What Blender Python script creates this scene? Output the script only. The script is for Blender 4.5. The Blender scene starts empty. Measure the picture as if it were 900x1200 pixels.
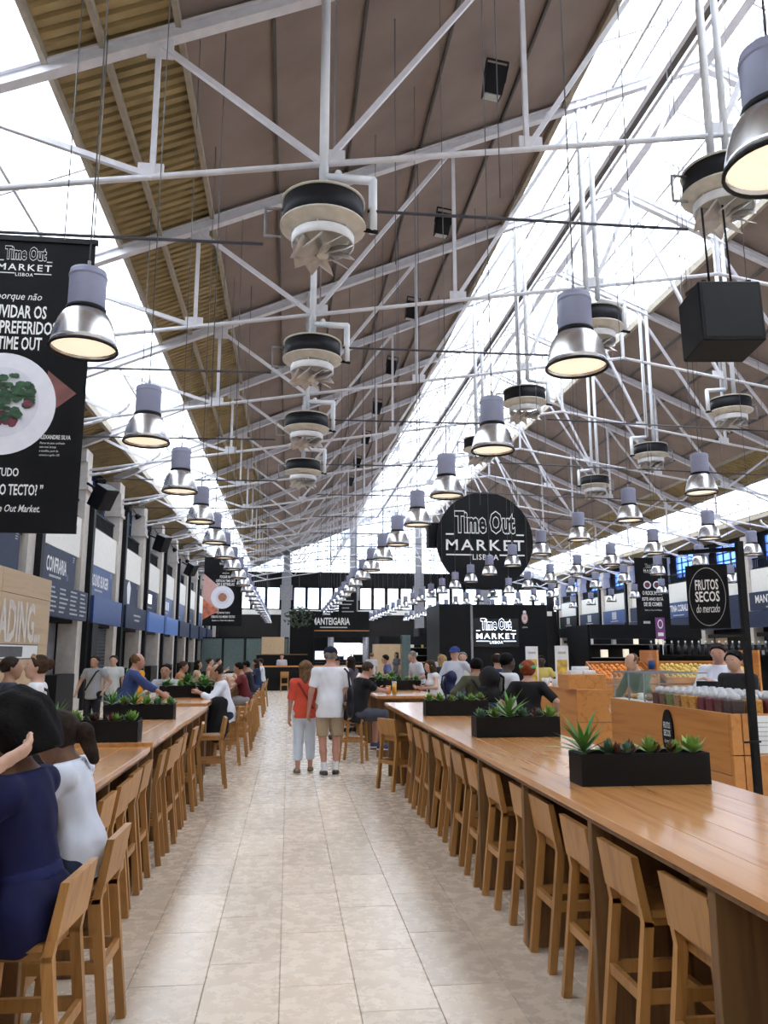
import bpy, math, random
import numpy as np
from mathutils import Vector, Matrix
random.seed(7)
sc = bpy.context.scene
COL = sc.collection

# ------------------------------------------------------------------ camera
cam_data = bpy.data.cameras.new('camera')
cam = bpy.data.objects.new('camera', cam_data)
COL.objects.link(cam)
cam.location = (0, 0, 1.7)
cam.rotation_euler = (math.radians(90 + 10.06), 0, math.radians(-6.762))
cam_data.sensor_fit = 'VERTICAL'
cam_data.sensor_height = 36.0
cam_data.lens = 36.0 * 930 / 1200
cam_data.clip_end = 400
sc.camera = cam

# ------------------------------------------------------------------ sky (bright overcast day)
world = bpy.data.worlds.new('sky')
sc.world = world
world.use_nodes = True
bg = world.node_tree.nodes['Background']
bg.inputs[0].default_value = (0.96, 0.975, 1.0, 1)
bg.inputs[1].default_value = 6.0
sc.view_settings.view_transform = 'Standard'
sc.view_settings.look = 'None'
sc.view_settings.gamma = 1
sc.view_settings.use_curve_mapping = False
sc.view_settings.exposure = 0.2

# ------------------------------------------------------------------ materials
MATS = {}
def nodemat(name):
    m = bpy.data.materials.new(name); m.use_nodes = True
    nt = m.node_tree
    return m, nt, nt.nodes['Principled BSDF']

def flat(name, col, rough=.6, metal=0., spec=.5, var=.12, vscale=6., bump=0., bscale=40., emit=None, estr=0., rnd=0.):
    """procedural paint / fabric / metal: base colour with a soft noise variation and optional fine relief"""
    m, nt, b = nodemat(name)
    n = nt.nodes; l = nt.links
    tc = n.new('ShaderNodeTexCoord')
    nz = n.new('ShaderNodeTexNoise'); nz.inputs['Scale'].default_value = vscale; nz.inputs['Detail'].default_value = 4
    l.new(tc.outputs['Object'], nz.inputs['Vector'])
    rp = n.new('ShaderNodeValToRGB')
    rp.color_ramp.elements[0].position = .3; rp.color_ramp.elements[1].position = .7
    rp.color_ramp.elements[0].color = tuple(c * (1 - var) for c in col) + (1,)
    rp.color_ramp.elements[1].color = tuple(min(1, c * (1 + var)) for c in col) + (1,)
    l.new(nz.outputs['Fac'], rp.inputs['Fac'])
    out = rp.outputs['Color']
    if rnd:
        oi = n.new('ShaderNodeObjectInfo')
        mr = n.new('ShaderNodeMapRange'); mr.inputs[3].default_value = 1 - rnd; mr.inputs[4].default_value = 1 + rnd
        l.new(oi.outputs['Random'], mr.inputs[0])
        hs = n.new('ShaderNodeHueSaturation')
        l.new(mr.outputs[0], hs.inputs['Value']); l.new(out, hs.inputs['Color']); out = hs.outputs['Color']
    l.new(out, b.inputs['Base Color'])
    b.inputs['Roughness'].default_value = rough
    b.inputs['Metallic'].default_value = metal
    b.inputs['Specular IOR Level'].default_value = spec
    if bump:
        n2 = n.new('ShaderNodeTexNoise'); n2.inputs['Scale'].default_value = bscale; n2.inputs['Detail'].default_value = 6
        l.new(tc.outputs['Object'], n2.inputs['Vector'])
        bp = n.new('ShaderNodeBump'); bp.inputs['Strength'].default_value = bump; bp.inputs['Distance'].default_value = .01
        l.new(n2.outputs['Fac'], bp.inputs['Height']); l.new(bp.outputs['Normal'], b.inputs['Normal'])
    if emit:
        b.inputs['Emission Color'].default_value = tuple(emit) + (1,)
        b.inputs['Emission Strength'].default_value = estr
    MATS[name] = m
    return m

def wood(name, dark, light, axis='Y', scale=1.0, rough=.4, rnd=.12, coat=0.):
    """boards with stretched grain along one axis and a little tone change from piece to piece"""
    m, nt, b = nodemat(name); n = nt.nodes; l = nt.links
    tc = n.new('ShaderNodeTexCoord'); mp = n.new('ShaderNodeMapping')
    s = {'X': (.35, 5, 5), 'Y': (5, .35, 5), 'Z': (5, 5, .35)}[axis]
    mp.inputs['Scale'].default_value = tuple(v * scale for v in s)
    l.new(tc.outputs['Object'], mp.inputs['Vector'])
    oi = n.new('ShaderNodeObjectInfo')
    ml = n.new('ShaderNodeMath'); ml.operation = 'MULTIPLY'; ml.inputs[1].default_value = 37.
    l.new(oi.outputs['Random'], ml.inputs[0])
    nz = n.new('ShaderNodeTexNoise'); nz.noise_dimensions = '4D'
    nz.inputs['Scale'].default_value = 2.2; nz.inputs['Detail'].default_value = 6; nz.inputs['Distortion'].default_value = 1.4
    l.new(mp.outputs['Vector'], nz.inputs['Vector']); l.new(ml.outputs[0], nz.inputs['W'])
    wv = n.new('ShaderNodeMath'); wv.operation = 'MULTIPLY'; wv.inputs[1].default_value = 15
    l.new(nz.outputs['Fac'], wv.inputs[0])
    sn = n.new('ShaderNodeMath'); sn.operation = 'SINE'; l.new(wv.outputs[0], sn.inputs[0])
    mr = n.new('ShaderNodeMapRange'); mr.inputs[1].default_value = -1; mr.inputs[2].default_value = 1
    l.new(sn.outputs[0], mr.inputs[0])
    mx = n.new('ShaderNodeMix'); mx.data_type = 'FLOAT'; mx.inputs[0].default_value = .62
    l.new(mr.outputs[0], mx.inputs[2]); l.new(nz.outputs['Fac'], mx.inputs[3])
    rp = n.new('ShaderNodeValToRGB')
    rp.color_ramp.elements[0].color = tuple(dark) + (1,); rp.color_ramp.elements[1].color = tuple(light) + (1,)
    rp.color_ramp.elements[0].position = .15; rp.color_ramp.elements[1].position = .85
    l.new(mx.outputs[0], rp.inputs['Fac'])
    hs = n.new('ShaderNodeHueSaturation')
    m2 = n.new('ShaderNodeMapRange'); m2.inputs[3].default_value = 1 - rnd; m2.inputs[4].default_value = 1 + rnd
    l.new(oi.outputs['Random'], m2.inputs[0]); l.new(m2.outputs[0], hs.inputs['Value'])
    l.new(rp.outputs['Color'], hs.inputs['Color']); l.new(hs.outputs['Color'], b.inputs['Base Color'])
    b.inputs['Roughness'].default_value = rough
    b.inputs['Coat Weight'].default_value = coat; b.inputs['Coat Roughness'].default_value = .2
    MATS[name] = m
    return m

def stone(name, base, vein, rough=.28):
    m, nt, b = nodemat(name); n = nt.nodes; l = nt.links
    ge = n.new('ShaderNodeNewGeometry'); oi = n.new('ShaderNodeObjectInfo')
    nz = n.new('ShaderNodeTexNoise'); nz.inputs['Scale'].default_value = 1.6; nz.inputs['Detail'].default_value = 9; nz.inputs['Distortion'].default_value = .3
    l.new(ge.outputs['Position'], nz.inputs['Vector'])
    rp = n.new('ShaderNodeValToRGB')
    rp.color_ramp.elements[0].position = .15; rp.color_ramp.elements[0].color = tuple(vein) + (1,)
    rp.color_ramp.elements[1].position = .75; rp.color_ramp.elements[1].color = tuple(base) + (1,)
    l.new(nz.outputs['Fac'], rp.inputs['Fac'])
    n3 = n.new('ShaderNodeTexNoise'); n3.inputs['Scale'].default_value = 9; n3.inputs['Detail'].default_value = 10; n3.inputs['Roughness'].default_value = .65
    l.new(ge.outputs['Position'], n3.inputs['Vector'])
    r3 = n.new('ShaderNodeValToRGB'); r3.color_ramp.interpolation = 'EASE'; rp.color_ramp.interpolation = 'EASE'; r3.color_ramp.elements[0].position = .22; r3.color_ramp.elements[0].color = (.74, .68, .64, 1)
    r3.color_ramp.elements[1].position = .78; r3.color_ramp.elements[1].color = (1, 1, 1, 1)
    l.new(n3.outputs['Fac'], r3.inputs['Fac'])
    mu = n.new('ShaderNodeMix'); mu.data_type = 'RGBA'; mu.blend_type = 'MULTIPLY'; mu.inputs[0].default_value = .3
    l.new(rp.outputs['Color'], mu.inputs[6]); l.new(r3.outputs['Color'], mu.inputs[7])
    hs = n.new('ShaderNodeHueSaturation')
    m2 = n.new('ShaderNodeMapRange'); m2.inputs[3].default_value = .9; m2.inputs[4].default_value = 1.08
    l.new(oi.outputs['Random'], m2.inputs[0]); l.new(m2.outputs[0], hs.inputs['Value'])
    l.new(mu.outputs[2], hs.inputs['Color']); l.new(hs.outputs['Color'], b.inputs['Base Color'])
    r4 = n.new('ShaderNodeMapRange'); r4.inputs[3].default_value = rough - .06; r4.inputs[4].default_value = rough + .2
    l.new(n3.outputs['Fac'], r4.inputs[0]); l.new(r4.outputs[0], b.inputs['Roughness'])
    MATS[name] = m
    return m

def pane(name, tint, clear=.7, diff=(.9, .95, 1.)):
    """milky roof glass: part clear, part scattering"""
    m = bpy.data.materials.new(name); m.use_nodes = True; nt = m.node_tree; n = nt.nodes; l = nt.links
    n.remove(n['Principled BSDF'])
    t = n.new('ShaderNodeBsdfTransparent'); t.inputs[0].default_value = tuple(tint) + (1,)
    d = n.new('ShaderNodeBsdfTranslucent'); d.inputs[0].default_value = tuple(diff) + (1,)
    g = n.new('ShaderNodeBsdfGlossy'); g.inputs['Roughness'].default_value = .15
    mx = n.new('ShaderNodeMixShader'); mx.inputs[0].default_value = 1 - clear
    l.new(t.outputs[0], mx.inputs[1]); l.new(d.outputs[0], mx.inputs[2])
    m2 = n.new('ShaderNodeMixShader'); m2.inputs[0].default_value = .05
    l.new(mx.outputs[0], m2.inputs[1]); l.new(g.outputs[0], m2.inputs[2])
    l.new(m2.outputs[0], n['Material Output'].inputs[0])
    MATS[name] = m
    return m

stone('floor_stone', (.87, .735, .59), (.77, .64, .505), .2)
flat('grout', (.34, .28, .23), .8)
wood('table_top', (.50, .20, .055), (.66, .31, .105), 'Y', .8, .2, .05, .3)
wood('table_panel', (.12, .055, .02), (.23, .115, .042), 'Z', 1., .55)  # table wood darkened to put the shade under the tables into its colour
wood('stool_wood', (.33, .145, .036), (.50, .245, .072), 'Z', 1.3, .45, .14)
wood('counter_wood', (.46, .165, .034), (.62, .27, .07), 'Y', .6, .42, .06)
wood('plywood', (.52, .36, .21), (.62, .45, .28), 'Y', .5, .6, .03)
flat('roof_panel', (.27, .215, .19), .9, spec=.15, var=.1, vscale=1.2, rnd=.06)
flat('roof_timber', (.34, .255, .125), .8, var=.18, vscale=2.5, spec=.2, rnd=.08)
flat('purlin', (.36, .31, .24), .7)
flat('purlin_dark', (.10, .09, .085), .7)
flat('truss_paint', (.66, .65, .69), .5, var=.08)
flat('white_pipe', (.82, .84, .88), .35, var=.04)
flat('lamp_housing', (.29, .30, .42), .45, metal=.1, var=.05)
flat('lamp_shade', (.82, .82, .84), .27, metal=.95, var=.05)
flat('lamp_glow', (.9, .86, .76), .6, emit=(1, .88, .66), estr=.62)
flat('black_rubber', (.009, .009, .01), .55, spec=.25)
flat('black_paint', (.006, .006, .007), .5, spec=.2)
flat('black_gloss', (.014, .014, .016), .3)
flat('banner_cloth', (.009, .0085, .0095), .7, spec=.15, var=.25, vscale=1.5)
flat('navy_sign', (.012, .020, .055), .5, spec=.25, var=.2)
flat('blue_sign', (.025, .06, .20), .4, spec=.3, var=.2)
flat('dark_interior', (.016, .014, .013), .7, spec=.2)
flat('shutter', (.022, .026, .033), .5, spec=.3)
flat('letter_white', (.86, .86, .84), .6, var=.03)
flat('letter_grey', (.45, .45, .45), .6)
flat('neon', (.9, .93, 1), .5, emit=(.75, .82, 1.), estr=2.2)
flat('screen_lit', (.5, .55, .6), .4, emit=(.8, .9, 1.), estr=1.6)
flat('screen_blue', (.04, .08, .2), .3, emit=(.1, .2, .55), estr=.35)
flat('pillar_stone', (.56, .51, .46), .7, var=.1, bump=.15)
flat('wall_cream', (.84, .82, .76), .7, var=.04)
flat('wall_dark', (.022, .020, .020), .75, spec=.2)
flat('fan_cream', (.62, .58, .50), .45)
flat('fan_white', (.80, .80, .82), .4)
flat('fan_blade', (.62, .58, .56), .35, metal=.3)
flat('fan_black', (.010, .010, .013), .55, spec=.25)
flat('steel_grey', (.30, .30, .32), .45, metal=.5)
flat('conduit', (.06, .06, .075), .5)
flat('rope', (.22, .19, .16), .8)
flat('wire', (.12, .12, .13), .6)
pane('skylight_glass', (.92, .96, 1.0), .72)
pane('gable_glass', (.80, .88, 1.0), .62)
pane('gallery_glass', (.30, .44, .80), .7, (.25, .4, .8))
pane('gallery_glass_dim', (.07, .10, .18), .8, (.1, .14, .25))  # gallery glass darkened to cut the blue light spilling on the left wall
pane('case_glass', (.95, .97, .96), .975, (.8, .85, .85))

# ------------------------------------------------------------------ mesh helpers
class MB:
    def __init__(s): s.v = []; s.f = []; s.sm = []
    def add(s, vs, fs, smooth=False):
        o = len(s.v); s.v += [tuple(map(float, p)) for p in vs]
        for f in fs: s.f.append(tuple(i + o for i in f)); s.sm.append(smooth)
        return s
    def box(s, x0, x1, y0, y1, z0, z1):
        return s.add([(x0, y0, z0), (x1, y0, z0), (x1, y1, z0), (x0, y1, z0), (x0, y0, z1), (x1, y0, z1), (x1, y1, z1), (x0, y1, z1)],
                     [(3, 2, 1, 0), (4, 5, 6, 7), (0, 1, 5, 4), (1, 2, 6, 5), (2, 3, 7, 6), (3, 0, 4, 7)])
    def bbox(s, x0, x1, y0, y1, z0, z1, b=.004):
        """box with chamfered edges (all 12)"""
        P = []; idx = {}
        for i, x in enumerate((x0, x1)):
            for j, y in enumerate((y0, y1)):
                for k, z in enumerate((z0, z1)):
                    dx = b if i == 0 else -b; dy = b if j == 0 else -b; dz = b if k == 0 else -b
                    for a, q in enumerate(((x, y + dy, z + dz), (x + dx, y, z + dz), (x + dx, y + dy, z))):
                        idx[i, j, k, a] = len(P); P.append(q)
        F = []
        I = lambda i, j, k, a: idx[i, j, k, a]
        F += [(I(0,0,0,0), I(0,0,1,0), I(0,1,1,0), I(0,1,0,0)), (I(1,0,0,0), I(1,1,0,0), I(1,1,1,0), I(1,0,1,0)),
              (I(0,0,0,1), I(1,0,0,1), I(1,0,1,1), I(0,0,1,1)), (I(0,1,0,1), I(0,1,1,1), I(1,1,1,1), I(1,1,0,1)),
              (I(0,0,0,2), I(0,1,0,2), I(1,1,0,2), I(1,0,0,2)), (I(0,0,1,2), I(1,0,1,2), I(1,1,1,2), I(0,1,1,2))]
        for i in (0, 1):
            for j in (0, 1): F.append((I(i,j,0,0), I(i,j,0,1), I(i,j,1,1), I(i,j,1,0)) if i == j else (I(i,j,0,1), I(i,j,0,0), I(i,j,1,0), I(i,j,1,1)))
            for k in (0, 1): F.append((I(i,0,k,2), I(i,0,k,0), I(i,1,k,0), I(i,1,k,2)) if i == k else (I(i,0,k,0), I(i,0,k,2), I(i,1,k,2), I(i,1,k,0)))
        for j in (0, 1):
            for k in (0, 1): F.append((I(0,j,k,1), I(0,j,k,2), I(1,j,k,2), I(1,j,k,1)) if j == k else (I(0,j,k,2), I(0,j,k,1), I(1,j,k,1), I(1,j,k,2)))
        for i in (0, 1):
            for j in (0, 1):
                for k in (0, 1): F.append((I(i,j,k,0), I(i,j,k,1), I(i,j,k,2)))
        return s.add(P, F)
    def bar(s, a, b, w, h=None, up=(0, 0, 1)):
        """rectangular bar from a to b"""
        a = Vector(a); b = Vector(b); d = (b - a).normalized(); u = Vector(up)
        if abs(d.dot(u)) > .99: u = Vector((0, 1, 0))
        r = d.cross(u).normalized(); u = r.cross(d); h = h or w
        P = []
        for q in (a, b):
            for sx, sz in ((-1, -1), (1, -1), (1, 1), (-1, 1)): P.append(q + r * sx * w / 2 + u * sz * h / 2)
        return s.add(P, [(0, 1, 2, 3), (7, 6, 5, 4), (0, 4, 5, 1), (1, 5, 6, 2), (2, 6, 7, 3), (3, 7, 4, 0)])
    def tube(s, a, b, r, n=8, r2=None, caps=True):
        a = Vector(a); b = Vector(b); d = (b - a).normalized()
        u = Vector((0, 0, 1)) if abs(d.z) < .9 else Vector((1, 0, 0))
        x = d.cross(u).normalized(); y = x.cross(d); r2 = r if r2 is None else r2
        P = [q + (x * math.cos(t) + y * math.sin(t)) * rr for q, rr in ((a, r), (b, r2)) for t in [2 * math.pi * i / n for i in range(n)]]
        F = [(i, i + n, (i + 1) % n + n, (i + 1) % n) for i in range(n)]
        s.add(P, F, True)
        if caps: o = len(s.v) - 2 * n; s.f += [tuple(o + i for i in range(n)), tuple(o + n + i for i in reversed(range(n)))]; s.sm += [False, False]
        return s
    def path(s, pts, r, n=8):
        for a, b in zip(pts[:-1], pts[1:]): s.tube(a, b, r, n)
        for p in pts[1:-1]: s.ball(p, r * 1.05, 6)
        return s
    def ball(s, c, r, n=8, sc=(1, 1, 1)):
        P = []; F = []
        m = max(4, n)
        for i in range(n + 1):
            t = math.pi * i / n
            for j in range(m): P.append((c[0] + r * sc[0] * math.sin(t) * math.cos(2 * math.pi * j / m), c[1] + r * sc[1] * math.sin(t) * math.sin(2 * math.pi * j / m), c[2] + r * sc[2] * math.cos(t)))
        for i in range(n):
            for j in range(m): F.append((i * m + j, (i + 1) * m + j, (i + 1) * m + (j + 1) % m, i * m + (j + 1) % m))
        return s.add(P, F, True)
    def lathe(s, prof, n=20, c=(0, 0, 0)):
        """profile of (r, z) pairs turned about z"""
        P = [(c[0] + r * math.cos(2 * math.pi * j / n), c[1] + r * math.sin(2 * math.pi * j / n), c[2] + z) for r, z in prof for j in range(n)]
        F = [(i * n + j, i * n + (j + 1) % n, (i + 1) * n + (j + 1) % n, (i + 1) * n + j) for i in range(len(prof) - 1) for j in range(n)]
        return s.add(P, F, True)
    def prism(s, poly, x0, x1, axis='y'):
        n = len(poly)
        mk = {'y': lambda p, t: (p[0], t, p[1]), 'x': lambda p, t: (t, p[0], p[1]), 'z': lambda p, t: (p[0], p[1], t)}[axis]
        P = [mk(p, t) for t in (x0, x1) for p in poly]
        F = [tuple(range(n)), tuple(reversed(range(n, 2 * n)))] + [(i, i + n, (i + 1) % n + n, (i + 1) % n) for i in range(n)]
        return s.add(P, F)
    def mesh(s, name='mesh'):
        me = bpy.data.meshes.new(name); me.from_pydata(s.v, [], s.f); me.polygons.foreach_set('use_smooth', s.sm); me.update()
        return me
    def build(s, name, mat, parent=None, loc=None):
        return link(name, s.mesh(name), mat, parent, loc)

def link(name, me, mat, parent=None, loc=None):
    o = bpy.data.objects.new(name, me); COL.objects.link(o)
    if mat is not None and not len(me.materials): me.materials.append(MATS[mat])
    if parent is not None: o.parent = parent
    if loc is not None: o.location = loc
    return o
def empty(name, loc=(0, 0, 0), rz=0.):
    o = bpy.data.objects.new(name, None); COL.objects.link(o); o.location = loc; o.rotation_euler = (0, 0, rz); o.empty_display_size = .1
    return o
def tag(o, label, cat, group=None):
    o['label'] = label; o['category'] = cat
    if group: o['group'] = group
    return o
def struct(o, label=None):
    o['kind'] = 'structure'
    if label: o['label'] = label
    return o
def copy_tree(o, parent=None):
    c = o.copy(); COL.objects.link(c); c.parent = parent
    for ch in list(o.children): copy_tree(ch, c)
    return c
def fix_normals(me):
    import bmesh
    bm = bmesh.new(); bm.from_mesh(me); bmesh.ops.recalc_face_normals(bm, faces=bm.faces); bm.to_mesh(me); bm.free()
    return me
ORD = ['nearest', 'second', 'third', 'fourth', 'fifth', 'sixth', 'seventh', 'eighth', 'ninth', 'tenth', 'eleventh', 'twelfth', 'thirteenth', 'fourteenth',
       'fifteenth', 'sixteenth', 'seventeenth', 'eighteenth', 'nineteenth', 'twentieth', 'twenty-first', 'twenty-second', 'twenty-third', 'twenty-fourth', 'twenty-fifth']

# flat printed lettering ------------------------------------------------
TXT = {}
def text_data(s, bold=0., shear=0., space=1.):
    key = (s, bold, shear, space)
    if key not in TXT:
        cu = bpy.data.curves.new('lettering', 'FONT'); cu.body = s; cu.offset = bold; cu.shear = shear; cu.resolution_u = 2; cu.space_character = space
        ob = bpy.data.objects.new('tmp', cu)
        me = bpy.data.meshes.new_from_object(ob)
        V = np.array([v.co[:] for v in me.vertices]); F = [tuple(p.vertices) for p in me.polygons]
        bpy.data.objects.remove(ob); bpy.data.curves.remove(cu); bpy.data.meshes.remove(me)
        TXT[key] = (V, F)
    return TXT[key]
def text(parent, s, u, v, h, w=None, mat='letter_white', n=.004, bold=.0, shear=0., space=1., align='c', name='lettering', like=None):
    """letters h tall (and w wide) centred at (u, v) on the parent's board plane (x right, y up, z out)"""
    V, F = text_data(s, bold, shear, space)
    lo, hi = V.min(0), V.max(0); ky = h / (hi[1] - lo[1]); kx = w / (hi[0] - lo[0]) if w else ky * .8
    if like is not None:
        V2 = text_data(s, like, shear, space)[0]; l2, h2 = V2.min(0), V2.max(0); ky = h / (h2[1] - l2[1]); kx = w / (h2[0] - l2[0]); h = ky * (hi[1] - lo[1])
    W = (V - lo) * (kx, ky, 1)
    W[:, 0] += u - {'c': .5, 'l': 0, 'r': 1}[align] * kx * (hi[0] - lo[0]); W[:, 1] += v - h / 2; W[:, 2] = n
    me = bpy.data.meshes.new(name); me.from_pydata(W.tolist(), [], F)
    return link(name, me, mat, parent)
def quad(parent, u0, u1, v0, v1, mat, name, n=.003):
    return MB().box(u0, u1, v0, v1, 0, n).build(name, mat, parent)
def disc_part(parent, u, v, r, mat, name, n=.004, sy=1., seg=28, r0=0.):
    m = MB(); pts = [(u + r * math.cos(2 * math.pi * i / seg), v + r * sy * math.sin(2 * math.pi * i / seg)) for i in range(seg)]
    if r0:
        m.add([(p[0], p[1], n) for p in pts] + [(u + (p[0] - u) * r0, v + (p[1] - v) * r0, n) for p in pts], [(i, (i + 1) % seg, seg + (i + 1) % seg, seg + i) for i in range(seg)])
    else: m.add([(p[0], p[1], n) for p in pts], [tuple(range(seg))])
    return m.build(name, mat, parent)
def board(name, label, cat, c, right, w, h, mat, t=.03, group=None):
    """upright board centred at c; 'right' is the reading direction, faces right x up"""
    o = MB().bbox(-w / 2, w / 2, -h / 2, h / 2, -t, 0, min(.004, t / 4)).build(name, mat)
    r = Vector(right).normalized(); u = Vector((0, 0, 1)); nn = r.cross(u)
    o.matrix_world = Matrix.Translation(Vector(c)) @ Matrix((r, u, nn)).transposed().to_4x4()
    if label: tag(o, label, cat, group)
    return o
def logo(parent, u, v, w, mat='letter_white', back='banner_cloth', n=.004, glow=False):
    """outlined two-word masthead over MARKET and LISBOA with rules"""
    h1 = w * .30
    text(parent, 'Time Out', u, v + w * .20, h1, w * .78, mat, n, bold=.068)
    text(parent, 'Time Out', u, v + w * .20, h1, w * .78, 'black_paint' if glow else back, n + .003, bold=.03, like=.068)
    text(parent, 'MARKET', u, v - w * .09, w * .135, w, mat, n, bold=.012, space=1.25)
    text(parent, 'LISBOA', u, v - w * .24, w * .07, w * .33, mat, n, bold=.01, space=1.1)
    for sx in (-1, 1):
        quad(parent, u + sx * w * .34 - w * .16, u + sx * w * .34 + w * .16, v - w * .222, v - w * .205, mat, 'rule', n)
        quad(parent, u + sx * w * .45 - w * .05, u + sx * w * .45 + w * .05, v + .035 * w, v + .052 * w, mat, 'rule', n)

# ------------------------------------------------------------------ the hall
XL, XR, XC = -6.3, 24.4, 9.05          # left wall, right wall, ridge line
YB, YE, BAY = -6.0, 72.5, 5.0          # back wall, far wall, truss spacing
def roofz(x): return 11.15 + .43 * (x if x <= XC else 2 * XC - x)
def tiez(x): return 8.3 + .16 * (x if x <= XC else 2 * XC - x)
def mir(x): return 2 * XC - x

# floor: slab with stone tiles on it
floor = struct(MB().box(XL - 1, XR + 1, YB, YE + 1, -.2, -.006).build('floor', 'grout'))
TW, TL, NX0, NY0 = .39, .8, -5, 4
tile_me = MB().bbox(.002, TW - .002, .002, TL - .002, -.012, 0, .002).mesh('tile')
near = set()
for i in range(-5, 5):
    for j in range(30):
        y = 2.9 + j * TL + (.4 if i % 2 else 0) + .08 * math.sin(i * 2.3)
        o = link('tile', tile_me, 'floor_stone', floor, (-.01 + i * TW, y, random.uniform(-.0006, .0006)))
sm = MB()
nx = int((XR - XL) / TW) + 1
for i in range(-17, nx - 15):
    y = 2.9 - 11 * TL + (.4 if i % 2 else 0) + .08 * math.sin(i * 2.3)
    j = 0
    while y < YE:
        if not (-5 <= i < 5 and 11 <= j < 41):
            x = -.01 + i * TW; a, b, c, d = x + .002, x + TW - .002, y + .002, y + TL - .002
            if d > YB and b < XR + .6 and a > XL - .6:
                sm.add([(a, c, 0), (b, c, 0), (b, d, 0), (a, d, 0), (a, c, -.012), (b, c, -.012), (b, d, -.012), (a, d, -.012)],
                       [(0, 1, 2, 3), (4, 5, 1, 0), (5, 6, 2, 1), (6, 7, 3, 2), (7, 4, 0, 3)])
        y += TL; j += 1
st = sm.build('tile_field', 'floor_stone', floor); st['kind'] = 'stuff'

# ceiling -------------------------------------------------------------
ceiling = struct(empty('ceiling'))
bays = [k * BAY for k in range(-1, 15)]           # each bay runs y .. y+5 (last is shorter)
PUR = [-1.7, -.4, 1.0, 2.55, 4.3, 5.75]
SKY0, SKY1 = -5.73, -3.48
def slope_slab(x0, x1, t0, t1, L):
    """slab under/over the roof line between x0 and x1, L long"""
    return MB().prism([(x0, roofz(x0) + t0), (x1, roofz(x1) + t0), (x1, roofz(x1) + t1), (x0, roofz(x0) + t1)], .006, L - .006, 'y')
def corrugated(x0, x1, L, n=24, a=.055):
    P = []; F = []
    for i in range(n * 4 + 1):
        y = L * (i // 4 + [0, .06, .62, .68][i % 4]) / n; dz = a * [1, -.3, -.3, 1][i % 4]
        for x in (x0, x1): P.append((x, y, roofz(x) + dz)); P.append((x, y, roofz(x) + dz + .02))
    for i in range(n * 4):
        b = i * 4
        F += [(b, b + 2, b + 6, b + 4), (b + 1, b + 5, b + 7, b + 3), (b, b + 4, b + 5, b + 1), (b + 2, b + 3, b + 7, b + 6)]
    return MB().add(P, F)
cols = list(zip(PUR[:-1], PUR[1:]))
cols = cols + [(mir(b), mir(a)) for a, b in cols]
for x0, x1 in cols:
    g = .012
    me = fix_normals(slope_slab(x0 + g, x1 - g, 0, .06, BAY).mesh('roof_panel'))
    for y in bays:
        o = link('roof_panel', me, 'roof_panel', ceiling, (0, y, 0))
for x0, x1 in ((SKY1, PUR[0]), (XL - .7, SKY0), (mir(PUR[0]), mir(SKY1)), (mir(SKY0), XR + .7)):
    me = corrugated(x0, x1, BAY).mesh('corrugated_sheet')
    for y in bays: link('corrugated_sheet', me, 'roof_timber', ceiling, (0, y, 0))
# weather skin above the boards so that no daylight leaks in between them
for x0, x1 in ((SKY1, PUR[-1]), (mir(PUR[-1]), mir(SKY1)), (XL - .9, SKY0), (mir(SKY0), XR + .9)):
    m = MB().prism([(x0, roofz(x0) + .1), (x1, roofz(x1) + .1), (x1, roofz(x1) + .16), (x0, roofz(x0) + .16)], YB - .3, YE + .5, 'y')
    link('roof_cladding', fix_normals(m.mesh('roof_cladding')), 'purlin_dark', ceiling)
# purlins running the length of the hall
def purlin(x, w, h, mat, dz=0.):
    m = MB().box(x - w / 2, x + w / 2, YB, YE, roofz(x) - h - .005 + dz, roofz(x) - .005 + dz)
    m.build('purlin', mat, ceiling)
for x in (SKY1 + .04, -2.7, -1.7): purlin(x, .08, .14, 'purlin'); purlin(mir(x), .08, .14, 'purlin')
for x in (-.4, 1.0, 2.55, 4.3):
    purlin(x, .045, .09, 'purlin_dark'); purlin(mir(x), .045, .09, 'purlin_dark')
for x in (5.75, SKY0): purlin(x, .12, .2, 'purlin'); purlin(mir(x), .12, .2, 'purlin')
for x in (7.9,):
    purlin(x, .14, .05, 'purlin_dark', -.45); purlin(x - .2, .09, .2, 'truss_paint', -.35); purlin(x + .2, .09, .2, 'truss_paint', -.35)
purlin(XC, .22, .3, 'truss_paint')
for x in (6.85, mir(6.85), mir(7.9)): purlin(x, .06, .1, 'truss_paint')

# roof glazing: three lights, each with panes and bars
def glazing(n, x0, x1, rows, per_bay):
    w = struct(empty('window_%d' % n))
    L = BAY / per_bay; xs = [x0 + (x1 - x0) * i / rows for i in range(rows + 1)]
    for a, b in zip(xs[:-1], xs[1:]):
        me = fix_normals(slope_slab(a + .02, b - .02, .03, .045, L).mesh('pane'))
        for y in bays:
            for q in range(per_bay):
                if y + q * L < YE - .4: link('pane', me, 'skylight_glass', w, (0, y + q * L, 0))
    bar = MB().prism([(x0, roofz(x0) - .03), (x1, roofz(x1) - .03), (x1, roofz(x1) + .06), (x0, roofz(x0) + .06)], -.02, .02, 'y')
    bme = fix_normals(bar.mesh('glazing_bar'))
    for y in bays:
        for q in range(per_bay): link('glazing_bar', bme, 'truss_paint', w, (0, y + q * L, 0))
    for x in xs[1:-1]: MB().box(x - .025, x + .025, YB, YE, roofz(x) - .05, roofz(x) + .06).build('glazing_bar', 'truss_paint', w)
    return w
glazing(1, SKY0, SKY1, 2, 2)
glazing(2, PUR[-1], XC, 2, 3)
glazing(3, XC, mir(PUR[-1]), 2, 3)
glazing(4, mir(SKY1), mir(SKY0), 2, 2)

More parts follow.
